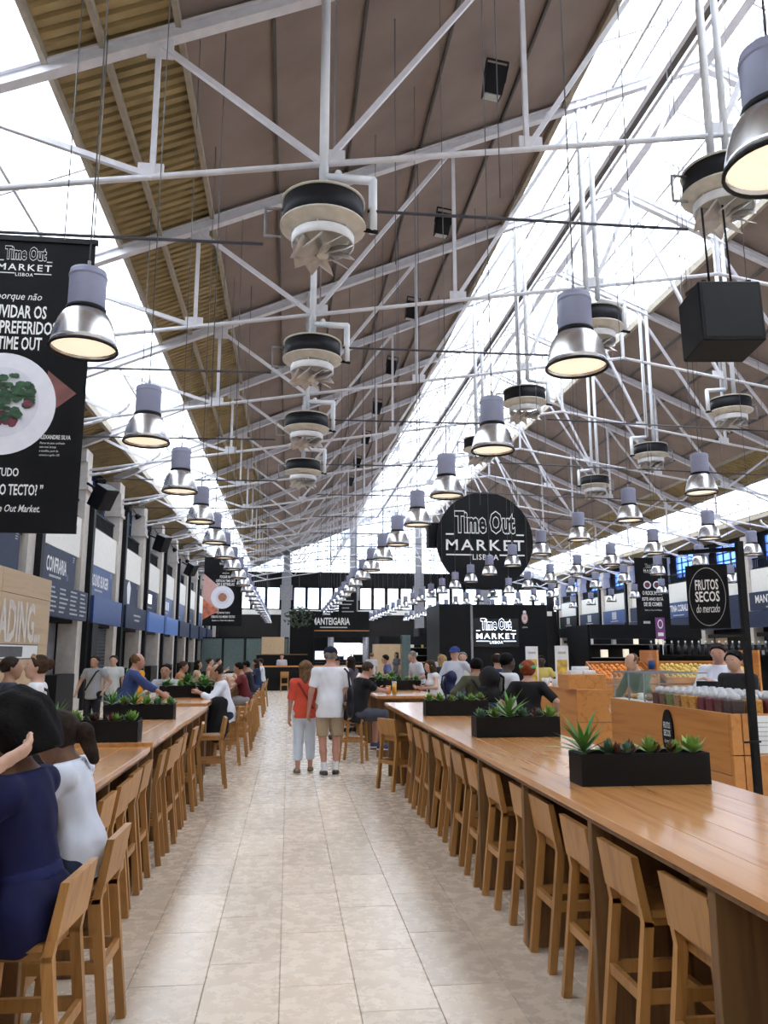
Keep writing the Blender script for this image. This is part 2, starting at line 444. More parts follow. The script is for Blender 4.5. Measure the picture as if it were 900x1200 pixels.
# trusses ---------------------------------------------------------------
NB = [-1.95, .35, 3.25, 6.2]            # lower nodes
NT = [-4.7, -1.95, .35, 3.25, 6.2]      # upper nodes
def both(fn):
    fn(lambda x: x); fn(mir)
raf = MB()
def _raf(q):
    a = (q(-6.6), 0, roofz(-6.6) - .2); b = (q(XC), 0, roofz(XC) - .2)
    raf.bar(a, b, .05, .2); raf.bar((a[0], 0, a[2] - .1), (b[0], 0, b[2] - .1), .17, .03); raf.bar((a[0], 0, a[2] + .09), (b[0], 0, b[2] + .09), .17, .03)
both(_raf)
raf_me = raf.mesh('roof_truss')
def member(fn):
    m = MB(); fn(m); return m.mesh('member')
tie_me = [member(lambda m, q=q: m.tube((q(XL), 0, tiez(XL)), (q(XC), 0, tiez(XC)), .042, 8)) for q in (lambda x: x, mir)]
T = lambda x, d=.3: (x, 0, roofz(x) - d)
B = lambda x: (x, 0, tiez(x))
webs = []
for q in (lambda x: x, mir):
    Q = lambda P, q=q: (q(P[0]), P[1], P[2])
    webs.append(member(lambda m: m.bar(Q(B(-1.95)), Q(T(-1.95)), .07)))
    webs.append(member(lambda m: m.bar(Q(B(3.25)), Q(T(3.25)), .07)))
    for a, b in ((B(-1.95), T(-4.7)), (T(-1.95), B(.35)), (B(.35), T(3.25)), (B(3.25), T(6.2)), (B(6.2), T(8.6)), (B(-4.4), T(-5.9))):
        webs.append(member(lambda m, a=a, b=b: m.bar(Q(a), Q(b), .075)))
webs.append(member(lambda m: m.bar((XC, 0, tiez(XC)), (XC, 0, roofz(XC) - .3), .07)))
gus = []
for q in (lambda x: x, mir):
    for x, zf, dx, dz in ((-1.95, tiez, -.02, .09), (.35, tiez, .12, .12), (3.25, tiez, .06, .1), (6.2, tiez, .08, .1)):
        gus.append(member(lambda m, q=q, x=x: m.box(q(x + dx) - .17, q(x + dx) + .17, -.02, .02, zf(x) + dz - .1, zf(x) + dz + .1)))
    gus.append(member(lambda m, q=q: m.box(q(-1.95) - .16, q(-1.95) + .2, -.02, .02, roofz(-1.95) - .52, roofz(-1.95) - .22)))
for k in range(0, 15):
    t = link('roof_truss', raf_me, 'truss_paint', ceiling, (0, k * BAY, 0))
    for me in tie_me: link('tie_rod', me, 'truss_paint', t)
    for me in webs: link('web_bar', me, 'truss_paint', t)
    if k < 8:
        for me in gus: link('gusset_plate', me, 'truss_paint', t)

# side walls -------------------------------------------------------------
def side(name, X, s, zb0, zb1, wz0, wz1, glass):
    """s = +1 when the room lies on the +x side of the wall"""
    f = lambda d: X - s * d                 # d metres behind the wall line
    bx = lambda m, d0, d1, y0, y1, z0, z1: m.box(min(f(d0), f(d1)), max(f(d0), f(d1)), y0, y1, z0, z1)
    root = struct(bx(MB(), .75, 1.0, YB, YE, 0, wz0).build(name, 'wall_dark'))
    bx(MB(), .75, 1.0, YB, YE, wz1, roofz(XL - .8) + .1).build('upper_wall', 'wall_dark', root)
    shaft = MB(); bx(shaft, -.05, .5, -.28, .28, 0, 6.7); 
    bx(shaft, -.1, .5, -.34, .34, 0, .35)
    cap = MB(); bx(cap, -.12, .5, -.36, .36, 6.62, 6.72); bx(cap, -.08, .5, -.31, .31, 6.72, 7.0); bx(cap, -.05, .5, -.27, .27, 7.0, 7.5)
    bx(cap, -.02, .5, -.4, .4, 7.5, 7.9)
    dark = MB(); bx(dark, -.2, -.02, .3, .56, 0, 6.9)
    arc = MB(); pts = []
    for i in range(11):
        a = math.pi / 2 * i / 10
        pts.append((X + s * (.05 + 2.1 * math.sin(a)), 0, 7.15 + .62 * (1 - math.cos(a)) * .9 + .25 * math.sin(a)))
    arc.path(pts, .045, 6)
    pier = MB(); bx(pier, .75, 1.0, -.55, .55, wz0, wz1)
    par = MB(); bx(par, .02, .3, .28, BAY - .28, zb0, zb1)
    rail = MB(); bx(rail, .12, .2, .3, BAY - .3, zb1 + .55, zb1 + .61); bx(rail, .12, .2, .3, BAY - .3, zb1 + .04, zb1 + .1)
    for i in range(30): 
        y = .4 + i * (BAY - .8) / 29; bx(rail, .14, .18, y - .018, y + .018, zb1 + .1, zb1 + .55)
    lint = MB(); bx(lint, .1, .75, .28, BAY - .28, 2.55, 2.75)
    bars = MB()
    for i in range(1, 5): bx(bars, .82, .9, .5 + i * 4 / 5 - .03, .5 + i * 4 / 5 + .03, wz0, wz1)
    for zz in (.35, .68): bx(bars, .82, .9, .5, 4.5, wz0 + (wz1 - wz0) * zz - .03, wz0 + (wz1 - wz0) * zz + .03)
    pn = MB(); bx(pn, .85, .865, .4, 4.6, wz0, wz1)
    slab = MB(); bx(slab, .1, .75, .28, BAY - .28, zb0 - .05, zb0 + .2)
    ms = {k: v.mesh(k) for k, v in dict(shaft=shaft, cap=cap, dark=dark, arc=arc, pier=pier, par=par, rail=rail, lint=lint, bars=bars, pn=pn, slab=slab).items()}
    for k in range(-1, 15):
        y = k * BAY
        p = link('pillar', ms['shaft'], 'pillar_stone', root, (0, y, 0))
        link('capital', ms['cap'], 'pillar_stone', p)
        link('downpipe', ms['dark'], 'black_paint', root, (0, y, 0))
        link('curved_bracket', ms['arc'], 'truss_paint', root, (0, y, 0))
        link('pier', ms['pier'], 'wall_dark', root, (0, y, 0))
        if k < 14:
            link('parapet', ms['par'], 'wall_cream', root, (0, y, 0))
            link('railing', ms['rail'], 'black_paint', root, (0, y, 0))
            link('lintel', ms['lint'], 'dark_interior', root, (0, y, 0))
            link('gallery_slab', ms['slab'], 'wall_dark', root, (0, y, 0))
            w = link('gallery_window', ms['bars'], 'black_paint', root, (0, y, 0))
            link('pane', ms['pn'], glass, w)
    return root
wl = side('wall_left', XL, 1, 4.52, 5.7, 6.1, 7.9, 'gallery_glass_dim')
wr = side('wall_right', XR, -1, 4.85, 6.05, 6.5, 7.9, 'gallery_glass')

# far wall with gallery windows and glazed gable -----------------------------
we = struct(MB().box(XL - 1, XR + 1, YE, YE + .4, 0, 5.05).build('wall_end', 'wall_dark'))
MB().box(XL, XR, YE - .12, YE, 5.08, 5.5).build('window_sill', 'wall_cream', we)
MB().box(XL - 1, XR + 1, YE, YE + .4, 5.05, 5.54).build('sill_wall', 'wall_dark', we)
MB().box(XL - 1, XR + 1, YE, YE + .4, 7.67, 8.95).build('dark_band', 'black_paint', we)
shaft_me = MB().box(-.42, .42, -.5, -.05, 0, 8.95).mesh('column'); up_me = MB().box(-.3, .3, -.2, .3, 8.95, 14.6).mesh('upper_column')
base_me = MB().box(-.55, .55, -.6, -.04, 6.4, 7.7).mesh('column_head')
for x in (-.3, 5.75, 11.8, 17.9):
    c = link('column', shaft_me, 'steel_grey', we, (x, YE, 0)); link('column_head', base_me, 'steel_grey', c)
    zt = min(14.6, roofz(x) - .3)
    MB().box(-.3, .3, -.2, .3, 8.95, zt).build('upper_column', 'steel_grey', c)
wn = 5
fr_me = None
for a, b in ((XL + .3, -.8), (.3, 5.2), (6.3, 11.3), (12.3, 17.4), (18.4, XR - .3)):
    n = 4; wdt = (b - a) / n
    w = struct(MB().box(a - .6, a, YE, YE + .3, 5.54, 7.67).box(b, b + .6, YE, YE + .3, 5.54, 7.67).build('window_%d' % wn, 'black_paint')); wn += 1
    for i in range(n):
        x = a + i * wdt
        fr = MB().box(x, x + .13, YE, YE + .2, 5.54, 7.67).box(x + wdt - .13, x + wdt, YE, YE + .2, 5.54, 7.67).box(x, x + wdt, YE, YE + .2, 5.54, 5.62).box(x, x + wdt, YE, YE + .2, 7.5, 7.67)
        fo = fr.build('window_frame', 'black_paint', w)
        MB().box(x + .1, x + wdt - .1, YE + .08, YE + .1, 5.6, 7.55).build('pane', 'gable_glass', fo)
gw = struct(empty('window_%d' % wn))
x = XL + .4; cs = 1.2
gbar = []
while x < XR - .4:
    x1 = x + cs
    z = 8.95
    while z < max(roofz(x), roofz(x1)):
        z1 = z + 1.2
        pa = min(z1, roofz(x)); pb = min(z1, roofz(x1))
        if pa > z + .02 or pb > z + .02:
            q = [(x + .03, z + .03), (x1 - .03, z + .03), (x1 - .03, max(z + .04, pb - .03)), (x + .03, max(z + .04, pa - .03))]
            link('pane', fix_normals(MB().prism(q, YE + .1, YE + .115, 'y').mesh('pane')), 'gable_glass', gw)
        z = z1
    MB().box(x - .035, x + .035, YE + .05, YE + .2, 8.95, max(8.96, roofz(x))).build('glazing_bar', 'steel_grey', gw)
    x = x1
for i in range(1, 5):
    z = 8.95 + 1.2 * i; h = (z - 11.15) / .43
    a, b = max(XL, h), min(XR, mir(h))
    MB().box(a, b, YE + .05, YE + .2, z - .035, z + .035).build('glazing_bar', 'steel_grey', gw)
MB().bar((XL - .5, YE - .1, roofz(XL - .5) - .25), (XC, YE - .1, roofz(XC) - .25), .2, .4).build('verge_beam', 'steel_grey', gw)
MB().bar((XC, YE - .1, roofz(XC) - .25), (XR + .5, YE - .1, roofz(XR + .5) - .25), .2, .4).build('verge_beam', 'steel_grey', gw)
# wall behind the viewer
poly = [(XL - 1, 0), (XR + 1, 0), (XR + 1, roofz(XR + 1)), (XC, roofz(XC)), (XL - 1, roofz(XL - 1))]
struct(link('wall_back', fix_normals(MB().prism(poly, YB - .3, YB, 'y').mesh('wall_back')), 'wall_cream'))

# ------------------------------------------------------------------ pendant lamps
def make_lamp():
    r = empty('pendant_lamp')            # origin at the rim
    h = MB().lathe([(0, .585), (.1, .585), (.122, .575), (.125, .56), (.125, .30), (.118, .285)], 24).build('housing', 'lamp_housing', r)
    MB().lathe([(.127, .545), (.13, .54), (.13, .525), (.127, .52)], 24).build('cap_band', 'lamp_housing', h)
    MB().lathe([(.112, .30), (.134, .298), (.134, .272), (.112, .268)], 24).build('collar', 'black_rubber', r)
    sh = MB().lathe([(.118, .278), (.152, .25), (.183, .195), (.206, .12), (.22, .05), (.228, 0), (.22, .002), (.212, .05), (.198, .12), (.174, .192), (.14, .243), (.05, .262), (0, .262)], 32).build('shade', 'lamp_shade', r)
    MB().lathe([(.222, .014), (.232, .012), (.234, -.002), (.228, -.01), (.217, -.006), (.217, .006)], 32).build('rim', 'black_rubber', sh)
    MB().lathe([(.214, .028), (.15, .022), (.06, .018), (0, .018)], 28).build('diffuser', 'lamp_glow', r)
    MB().tube((0, 0, .58), (0, 0, .66), .012, 6).build('hook', 'steel_grey', r)
    return r
lamp0 = make_lamp()
LROWS = [(-1.46, 2.08, 5.45, 22, 'over the left tables'), (2.1, 2.1, 2.95, 23, 'over the long right table'), (5.95, 2.3, 10.75, 20, 'third from the left'),
         (8.45, 2.28, 15.1, 18, 'before the disc sign'), (11.1, 2.33, 17.9, 17, 'right of the disc sign'), (14.6, 2.3, 22.4, 14, 'farthest right')]
first = True
for x, dz, y0, n, where in LROWS:
    z = 1.7 + dz
    cable = MB().tube((0, 0, .65), (0, 0, roofz(x) - z - .02), .006, 5).mesh('cable')
    for i in range(n):
        o = lamp0 if first else copy_tree(lamp0)
        if not first:
            pass
        first = False
        o.location = (x, y0 + 2.5 * i, z); o.rotation_euler = (0, 0, i * .7)
        tag(o, 'bell-shaped aluminium pendant lamp, %s in the row %s' % (ORD[i], where), 'lamp', 'bell pendant lamps in rows')
        for ch in list(o.children):
            if ch.name.startswith('cable'): bpy.data.objects.remove(ch)
        link('cable', cable, 'wire', o)

# ------------------------------------------------------------------ ceiling fans
def make_fan(x, flip=1, twin=False):
    tz = tiez(x); rz = roofz(x) - tz - .1
    r = empty('industrial_fan', (x, 0, tz))
    d = MB().lathe([(0, -.62), (.55, -.62), (.56, -.96), (.52, -.97)], 36).build('drum', 'fan_black', r)
    MB().lathe([(.54, -.60), (.575, -.605), (.575, -.625), (.55, -.63)], 36).build('top_rim', 'fan_cream', d)
    MB().lathe([(.55, -.94), (.585, -.945), (.585, -.968), (.56, -.975), (.47, -1.02), (.40, -1.05), (.36, -1.06), (0, -1.0)], 36).build('inlet_cone', 'fan_cream', r)
    MB().lathe([(.385, -1.09), (.42, -1.09), (.425, -1.10), (.425, -1.22), (.415, -1.225), (.40, -1.22), (.39, -1.10), (.385, -1.09)], 36).build('shroud_ring', 'fan_white', r)
    for i in range(6):
        a = i * math.pi / 3 + .3; MB().tube((.4 * math.cos(a), .4 * math.sin(a), -1.1), (.4 * math.cos(a), .4 * math.sin(a), -1.0), .012, 6).build('ring_stay', 'fan_white', r)
    MB().lathe([(0, -1.2), (.09, -1.2), (.1, -1.22), (.1, -1.34), (.07, -1.39), (0, -1.4)], 16).build('hub', 'fan_cream', r)
    me = MB()
    P = []; F = []
    for i in range(6):
        t = i / 5; rr = .07 + .33 * t; w = .07 + .11 * t; pit = .95 - .3 * t
        for sgn in (-1, 1):
            for th in (-.006, .006):
                P.append((rr - .03 * sgn * t, sgn * w * math.cos(pit) + .05 * t * t, -1.31 + sgn * w * math.sin(pit) + th - .03 * t))
    for i in range(5):
        b = i * 4
        F += [(b, b + 4, b + 6, b + 2), (b + 1, b + 3, b + 7, b + 5), (b, b + 1, b + 5, b + 4), (b + 2, b + 6, b + 7, b + 3)]
    F += [(0, 2, 3, 1), (20, 21, 23, 22)]
    me.add(P, F, True); bm = me.mesh('blade')
    for i in range(9):
        o = link('blade', bm, 'fan_blade', r); o.rotation_euler = (0, 0, i * 2 * math.pi / 9)
    s = flip
    if not twin:
        MB().tube((0, 0, -.66), (0, 0, rz), .065, 12).build('pole', 'white_pipe', r)
        MB().bar((s * .14, 0, .12), (s * .14, 0, rz), .03).build('cable_tray', 'steel_grey', r)
        MB().path([(0, 0, -.2), (s * .68, 0, -.2), (s * .68, 0, -.98)], .06, 12).build('elbow_pipe', 'white_pipe', r)
        MB().ball((s * .2, 0, -.13), .055, 8).build('valve', 'white_pipe', r)
    else:
        MB().tube((-.14 * s, 0, -.66), (-.14 * s, 0, rz), .06, 10).build('pole', 'white_pipe', r)
        MB().tube((.1 * s, 0, -.3), (.1 * s, 0, rz), .055, 10).build('pole', 'white_pipe', r)
        MB().path([(.1 * s, 0, -.3), (.66 * s, 0, -.36), (.66 * s, 0, -.95)], .055, 10).build('elbow_pipe', 'white_pipe', r)
    MB().path([(-s * .55, 0, -.72), (-s * .78, 0, -.72), (-s * .78, 0, -1.12), (-s * .56, 0, -1.12)], .02, 6).build('side_bracket', 'steel_grey', r)
    MB().tube((s * .55, 0, -.95), (s * .75, -.05, -1.0), .03, 8).build('clamp', 'black_rubber', r)
    return r
for x, ys, flip, twin, where in ((.35, (10, 15, 20, 25), 1, False, 'over the aisle'), (6.2, (10, 15, 20, 25), 1, True, 'under the ridge glazing'), (12.1, (20, 25, 30), -1, True, 'on the right roof slope')):
    f0 = make_fan(x, flip, twin)
    for i, y in enumerate(ys):
        o = f0 if i == 0 else copy_tree(f0)
        o.location.y = y; o.rotation_euler = (0, 0, 0)
        tag(o, 'black drum ceiling fan with white pipes, %s of the line %s' % (ORD[i], where), 'fan', 'industrial fans hung from the trusses')
# conduits strung across at fan level belong to the roof
for k in range(2, 11):
    y = k * BAY
    MB().tube((XL + .3, y - .02, 7.02), (-.45, y - .02, 7.1), .022, 6).build('conduit', 'conduit', ceiling)
    MB().tube((.95, y - .02, 7.68), (5.6, y - .02, 7.72), .022, 6).build('conduit', 'conduit', ceiling)
    if k > 3: MB().tube((6.8, y - .02, 7.9), (17.5, y - .02, 7.7), .022, 6).build('conduit', 'conduit', ceiling)
# thin suspension wires and ropes
for k in range(2, 9):
    y = k * BAY
    for x in (-2.7, -1.1, 1.5, 2.6, 4.6, 7.4): 
        yy = y + random.uniform(-1.5, 1.5)
        MB().tube((x, yy, roofz(x)), (x, yy, random.uniform(4.6, 7.2) if x < 0 else random.uniform(5.4, 7.6)), .008, 5).build('suspension_wire', 'wire', ceiling)

# floodlights on the roof boards -----------------------------------------------
def make_flood():
    r = MB().prism([(-.17, 0), (.17, 0), (.2, .52), (-.2, .52)], -.16, .16, 'y').build('floodlight', 'black_paint')
    fix_normals(r.data)
    MB().box(-.14, .14, -.13, .13, -.012, .004).build('lens', 'letter_grey', r)
    MB().bar((-.2, 0, .3), (-.2, 0, .66), .03).bar((.2, 0, .3), (.2, 0, .66), .03).bar((-.21, 0, .66), (.21, 0, .66), .03).build('yoke', 'black_paint', r)
    return r
fl0 = make_flood()
for i in range(8):
    o = fl0 if i == 0 else copy_tree(fl0)
    o.location = (3.52, 12.8 + 5 * i, roofz(3.52) - .83); o.rotation_euler = (.25, .15, 0)
    tag(o, 'black box floodlight on the left roof slope, %s from the viewer' % ORD[i].replace('nearest', 'first'), 'floodlight', 'floodlights on the roof boards')

# big square loudspeaker hanging right of the ridge ---------------------------
sp = MB().bbox(-.42, .42, -.36, .36, 0, .86, .02).build('loudspeaker', 'black_paint', loc=(5.78, 9.6, 5.72)); sp.rotation_euler = (-.06, 0, -.12)
tag(sp, 'large black box loudspeaker hung in front of a fan near the ridge', 'loudspeaker')
MB().box(-.37, .37, -.368, -.358, .05, .81).build('grille', 'black_rubber', sp)
for s in (-1, 1): MB().bar((s * .3, -.3, .88), (s * .3, .3, 1.02), .05).build('bracket', 'black_paint', sp)
MB().tube((-.1, 0, .86), (-.1, 0, 2.2), .015, 6).build('hanging_cable', 'black_rubber', sp)
MB().tube((.2, 0, .86), (.2, 0, 2.25), .015, 6).build('hanging_cable', 'black_rubber', sp)

# loudspeakers on the pillars of the left wall ----------------------------------
sp0 = MB().bbox(-.22, .22, -.3, .3, -.34, .34, .015).build('wall_loudspeaker', 'black_paint')
MB().box(.215, .228, -.27, .27, -.31, .31).build('grille', 'black_rubber', sp0)
MB().bar((-.7, 0, .1), (-.2, 0, .1), .06).build('bracket', 'black_paint', sp0)
for i in range(4):
    o = sp0 if i == 0 else copy_tree(sp0)
    o.location = (-5.5, (23.7, 34.8, 45.3, 56.0)[i], (6.2, 6.35, 6.3, 6.3)[i]); o.rotation_euler = (.15, (.55, .4, .5, .5)[i], -.35)
    tag(o, 'tilted black loudspeaker bracketed to the left gallery, %s from the viewer' % ORD[i].replace('nearest', 'first'), 'loudspeaker', 'loudspeakers on the left gallery')
sl0 = MB().lathe([(0, .16), (.08, .15), (.13, 0), (.12, 0), (.06, .12), (0, .12)], 12).build('spotlight', 'black_paint')
MB().bar((0, 0, .14), (0, 0, .4), .03).build('arm', 'black_paint', sl0)
for i in range(6):
    o = sl0 if i == 0 else copy_tree(sl0)
    o.location = (-5.75, 20.6 + 5 * i, 6.75); o.rotation_euler = (.5, -.6, 0)
    tag(o, 'small black spotlight clamped by a left pillar capital, %s from the viewer' % ORD[i].replace('nearest', 'first'), 'spotlight', 'spotlights at the pillar capitals')

# hanging banners ---------------------------------------------------------------
flat('plate_white', (.80, .79, .86), .4, var=.04); flat('plate_inner', (.70, .69, .77), .4, var=.05)
flat('leaf_print', (.025, .075, .03), .6, var=.7, vscale=20); flat('beet_print', (.16, .03, .05), .6, var=.5, vscale=20)
flat('orange_print', (.55, .16, .09), .6, var=.5, vscale=4); flat('pink_print', (.62, .36, .32), .6, var=.1)
flat('food_print', (.42, .17, .09), .6, var=.6, vscale=14); flat('maroon_print', (.20, .07, .06), .6, var=.2)
X1 = (1, 0, 0)
b = board('hanging_banner', 'tall black banner with a salad plate hanging at the left edge', 'banner', (-3.42, 9.9, 5.04), X1, 1.66, 3.8, 'banner_cloth', .012)
MB().box(-.86, .86, 1.86, 1.93, -.03, .02).build('top_rail', 'black_paint', b)
MB().box(-.83, .83, -1.92, -1.82, -.025, .012).build('bottom_hem', 'banner_cloth', b)
logo(b, -.02, 1.56, .66)
text(b, 'porque não', -.06, 1.09, .12, .56, shear=.25)
text(b, 'DUVIDAR OS', -.07, .9, .175, .72, bold=.02); text(b, 'SEUS PREFERIDOS', -.07, .69, .175, 1.0, bold=.02); text(b, 'DA TIME OUT', -.1, .48, .175, .72, bold=.02)
MB().add([(.36, .14, .002), (.72, -.15, .002), (.36, -.46, .002)], [(0, 2, 1)]).build('print_triangle', 'maroon_print', b)
disc_part(b, -.17, -.31, .655, 'plate_white', 'plate_print', .004, seg=48); disc_part(b, -.17, -.29, .45, 'plate_inner', 'plate_well_print', .006, seg=40)
for i in range(70):
    a = random.uniform(0, 6.28); rr = .3 * math.sqrt(random.random())
    disc_part(b, -.08 + rr * math.cos(a), -.22 + .95 * rr * math.sin(a), random.uniform(.035, .07), 'leaf_print' if i < 68 else 'beet_print', 'salad_leaf_print', .008 + .0004 * i, seg=7, sy=random.uniform(.6, 1))
for i in range(8): disc_part(b, -.22 + .34 * random.random(), -.56 + .12 * random.random(), .055, 'beet_print', 'beet_print', .0085 + .0003 * i, seg=9)
text(b, 'ALEXANDRE SILVA', .5, -.72, .055, .38, bold=.02)
for i, s in enumerate(('Pianos de pato confitado', 'com mel, laranja', 'e tomilho, puré de', 'cenoura e agrião 12€')): text(b, s, .33, -.80 - .05 * i, .034, None, align='l', shear=.2)
text(b, 'JUNTAR TUDO', -.2, -1.19, .14, .62, bold=.02); text(b, 'NO MESMO TECTO? ”', -.05, -1.39, .14, .92, bold=.02)
text(b, 'Assim é o Time Out Market.', -.1, -1.62, .09, .98, shear=.3, bold=.01)
for s in (-1, 1): MB().tube((s * .8, 1.92, -.01), (s * .8, roofz(-3.42 + s * .8) - 5.04, -.01), .009, 5).build('rope', 'rope', b)

b = board('hanging_banner', 'black banner with a white plate on orange, hanging far down the left side', 'banner', (-3.6, 44, 5.0), X1, 2.1, 3.75, 'banner_cloth', .012)
MB().add([(-1.05, .95, .002), (-.1, .15, .002), (-.2, -1.1, .002), (-1.05, -1.5, .002)], [(0, 3, 2, 1)]).build('print_shape', 'pink_print', b)
MB().add([(-1.05, -.4, .003), (-.2, -1.05, .003), (-1.05, -1.55, .003)], [(0, 2, 1)]).build('print_shape', 'orange_print', b)
disc_part(b, -.02, -.33, .62, 'plate_white', 'plate_print', .006, seg=32); disc_part(b, -.02, -.33, .36, 'plate_inner', 'plate_well_print', .008); disc_part(b, -.02, -.33, .24, 'food_print', 'food_print', .01, seg=9)
logo(b, 0, 1.55, .46)
for i, (s, w) in enumerate((('porque não', .35), ('POUSAR NAS', .62), ('CRÍTICAS TIME OUT', 1.05), ('DE 5 ESTRELAS', .95))): text(b, s, .12, .98 - .2 * i, .08 if i == 0 else .16, w, bold=.02)
for i, (s, w) in enumerate((('E JUNTAR TUDO', .7), ('DEBAIXO DO MESMO TECTO?', 1.25), ('Assim é o Time Out Market.', 1.2))): text(b, s, .05, -1.18 - .2 * i, .13 if i < 2 else .07, w, bold=.02)
for s in (-1, 1): MB().tube((s * 1.0, 1.87, -.005), (s * 1.0, 5.0, -.005), .009, 5).build('rope', 'rope', b)

b = board('hanging_banner', 'black banner with two small round plates hanging on the right side', 'banner', (18.05, 38, 4.55), X1, 1.75, 3.75, 'banner_cloth', .012)
logo(b, 0, 1.3, .8)
for s in (-1, 1):
    disc_part(b, s * .25, .5, .2, 'plate_white', 'plate_print', .005, r0=.68); disc_part(b, s * .25, .5, .12, 'beet_print', 'food_print', .006)
for i, (s, w) in enumerate((('O ROCK IN RIO', 1.05), ('ESTE ANO ESTÁ', 1.1), ('DE SE COMER', .95))): text(b, s, 0, .1 - .28 * i, .2, w, bold=.02)
text(b, 'Assim é o Time Out Market.', 0, -.75, .07, .9)
quad(b, -.55, -.2, -1.42, -1.3, 'letter_grey', 'small_print')
for s in (-1, 1): MB().tube((s * .8, 1.87, -.005), (s * .8, roofz(18.05 + s * .8) - 4.55, -.005), .009, 5).build('rope', 'rope', b)

# round disc sign over the black kiosk -----------------------------------------------
m = MB(); R = 2.0; seg = 64
pts = [(R * math.cos(2 * math.pi * i / seg), R * math.sin(2 * math.pi * i / seg)) for i in range(seg)]
m.prism(pts, -.16, 0, 'z')
d = link('disc_sign', fix_normals(m.mesh('disc_sign')), 'black_paint')
d.matrix_world = Matrix.Translation((7.86, 31.3, 6.2)) @ Matrix(((1, 0, 0), (0, 0, -1), (0, 1, 0))).to_4x4()
tag(d, 'huge round black sign with white Market Lisboa lettering hanging mid-hall', 'sign')
logo(d, 0, .1, 3.3 * .985, back='black_paint')
for x in (-1.4, -.5, .5, 1.4): MB().tube((x, math.sqrt(R * R - x * x) - .02, -.08), (x, roofz(7.86 + x) - 6.2, -.08), .012, 5).build('hanging_wire', 'wire', d)
MB().bbox(-.25, .25, -.5, .5, -.5, 0, .01).build('mounting_box', 'black_paint', d, (-2.05, .25, -.3))
k = empty('black_kiosk', (8.3, 33, 0))
tag(k, 'black panelled kiosk block below the round disc sign', 'kiosk')
MB().bbox(-2.25, -.95, -1.05, 2, 0, 3.66, .02).build('side_tower', 'black_paint', k)
MB().bbox(-.9, 2.3, -.95, 2, 0, 3.66, .02).build('front_panel', 'black_paint', k)
MB().box(-.97, -.88, -1.1, -.9, 0, 3.6).build('corner_strip', 'steel_grey', k)
nb = board('neon_sign', 'lit white Market Lisboa letters on the black kiosk front', 'sign', (8.4, 31.99, 2.5), X1, 1.9, 1.15, 'black_gloss', .03)
logo(nb, 0, .02, 1.66, mat='neon', n=.02, glow=True)
em = board('crest_sign', 'small pink oval crest on the black kiosk, right of the lit letters', 'sign', (9.63, 32.03, 3.05), X1, .34, .75, 'black_paint', .02)
disc_part(em, 0, .05, .13, 'pink_print', 'crest_print', .006, sy=1.7); disc_part(em, 0, .05, .09, 'plate_white', 'crest_print', .008, sy=1.6, r0=.75)
disc_part(em, 0, .3, .07, 'plate_white', 'crest_print', .006); text(em, 'LISBOA', 0, -.32, .06, .22)

# shop signs on the left wall ------------------------------------------------------
Y1 = (0, 1, 0)
def shop(y0, title, sub, mat, menu_mat, lab, mlab, size=.34, w=None, icon=None):
    c = y0 + 2.45
    b = board('shop_sign', lab, 'sign', (-6.33, c, 4.02), Y1, 3.9, .98, mat, .06)
    if title: text(b, title, .05, .02, size, w, bold=.02)
    if sub: quad(b, -.6, .5, -.32, -.26, 'letter_grey', 'small_print')
    for j in range(3): quad(b, 1.62, 1.82 - .03 * j, .4 - .06 * j, .425 - .06 * j, 'letter_grey', 'small_print')
    mb = board('menu_board', mlab, 'board', (-6.02, c + .25, 3.04), Y1, 4.2, .84, menu_mat, .12)
    return b, mb
b, mb = shop(15, None, None, 'navy_sign', 'navy_sign', 'navy shop sign behind the plywood loading box, nearest on the left wall', 'navy menu board nearest on the left wall, behind the plywood box')
b, mb = shop(20, 'CONFRARIA', True, 'navy_sign', 'navy_sign', 'navy shop sign reading CONFRARIA on the left wall', 'navy menu board with columns of white text under the CONFRARIA sign', .42, 1.9)
for i in range(4):
    for j in range(6): quad(mb, -1.9 + i * 1.05, -1.9 + i * 1.05 + random.uniform(.45, .85), .3 - j * .12, .345 - j * .12, 'letter_grey', 'menu_line')
disc_part(b, 1.15, -.22, .1, 'blue_sign', 'lamp_print', .006)
b, mb = shop(25, 'GROUND BURGER', True, 'blue_sign', 'blue_sign', 'blue shop sign reading GROUND BURGER on the left wall', 'plain glossy blue board under the GROUND BURGER sign', .4, 2.6)
b, mb = shop(30, None, None, 'navy_sign', 'navy_sign', 'navy shop sign with a tall white ice-cream cone shape', 'navy board with two short white lines under the cone sign')
MB().add([(-.2, -.42, .006), (.2, -.42, .006), (.38, .22, .006), (.22, .38, .006), (.06, .47, .006), (-.12, .45, .006), (-.28, .36, .006), (-.38, .2, .006)], [tuple(range(8))]).build('cone_print', 'letter_white', b)
quad(mb, -.6, .8, .06, .13, 'letter_grey', 'small_print'); quad(mb, -.4, .6, -.12, -.05, 'letter_grey', 'small_print')
b, mb = shop(35, None, True, 'navy_sign', 'screen_blue', 'navy shop sign with a white square on the left wall', 'board with blue pictures under the white square sign')
quad(b, -.5, .4, -.12, .3, 'screen_lit', 'white_square')
b6, mb = shop(40, None, True, 'blue_sign', 'screen_blue', 'blue shop sign with four pale blocks, sixth along the left wall', 'lit blue picture board, sixth along the left wall', .4, 1.6)
for j in range(4): quad(b6, -.8 + .42 * j, -.5 + .42 * j, -.15, .28, 'letter_white', 'print_block')
for i in range(4):
    bb, _ = shop(45 + 5 * i, None, True, ('blue_sign', 'navy_sign')[i % 2], 'navy_sign', 'shop sign far along the left wall, %s of the distant four' % ORD[i].replace('nearest', 'first'), 'dark menu board far along the left wall, %s of the distant four' % ORD[i].replace('nearest', 'first'), .4, 1.5, None)
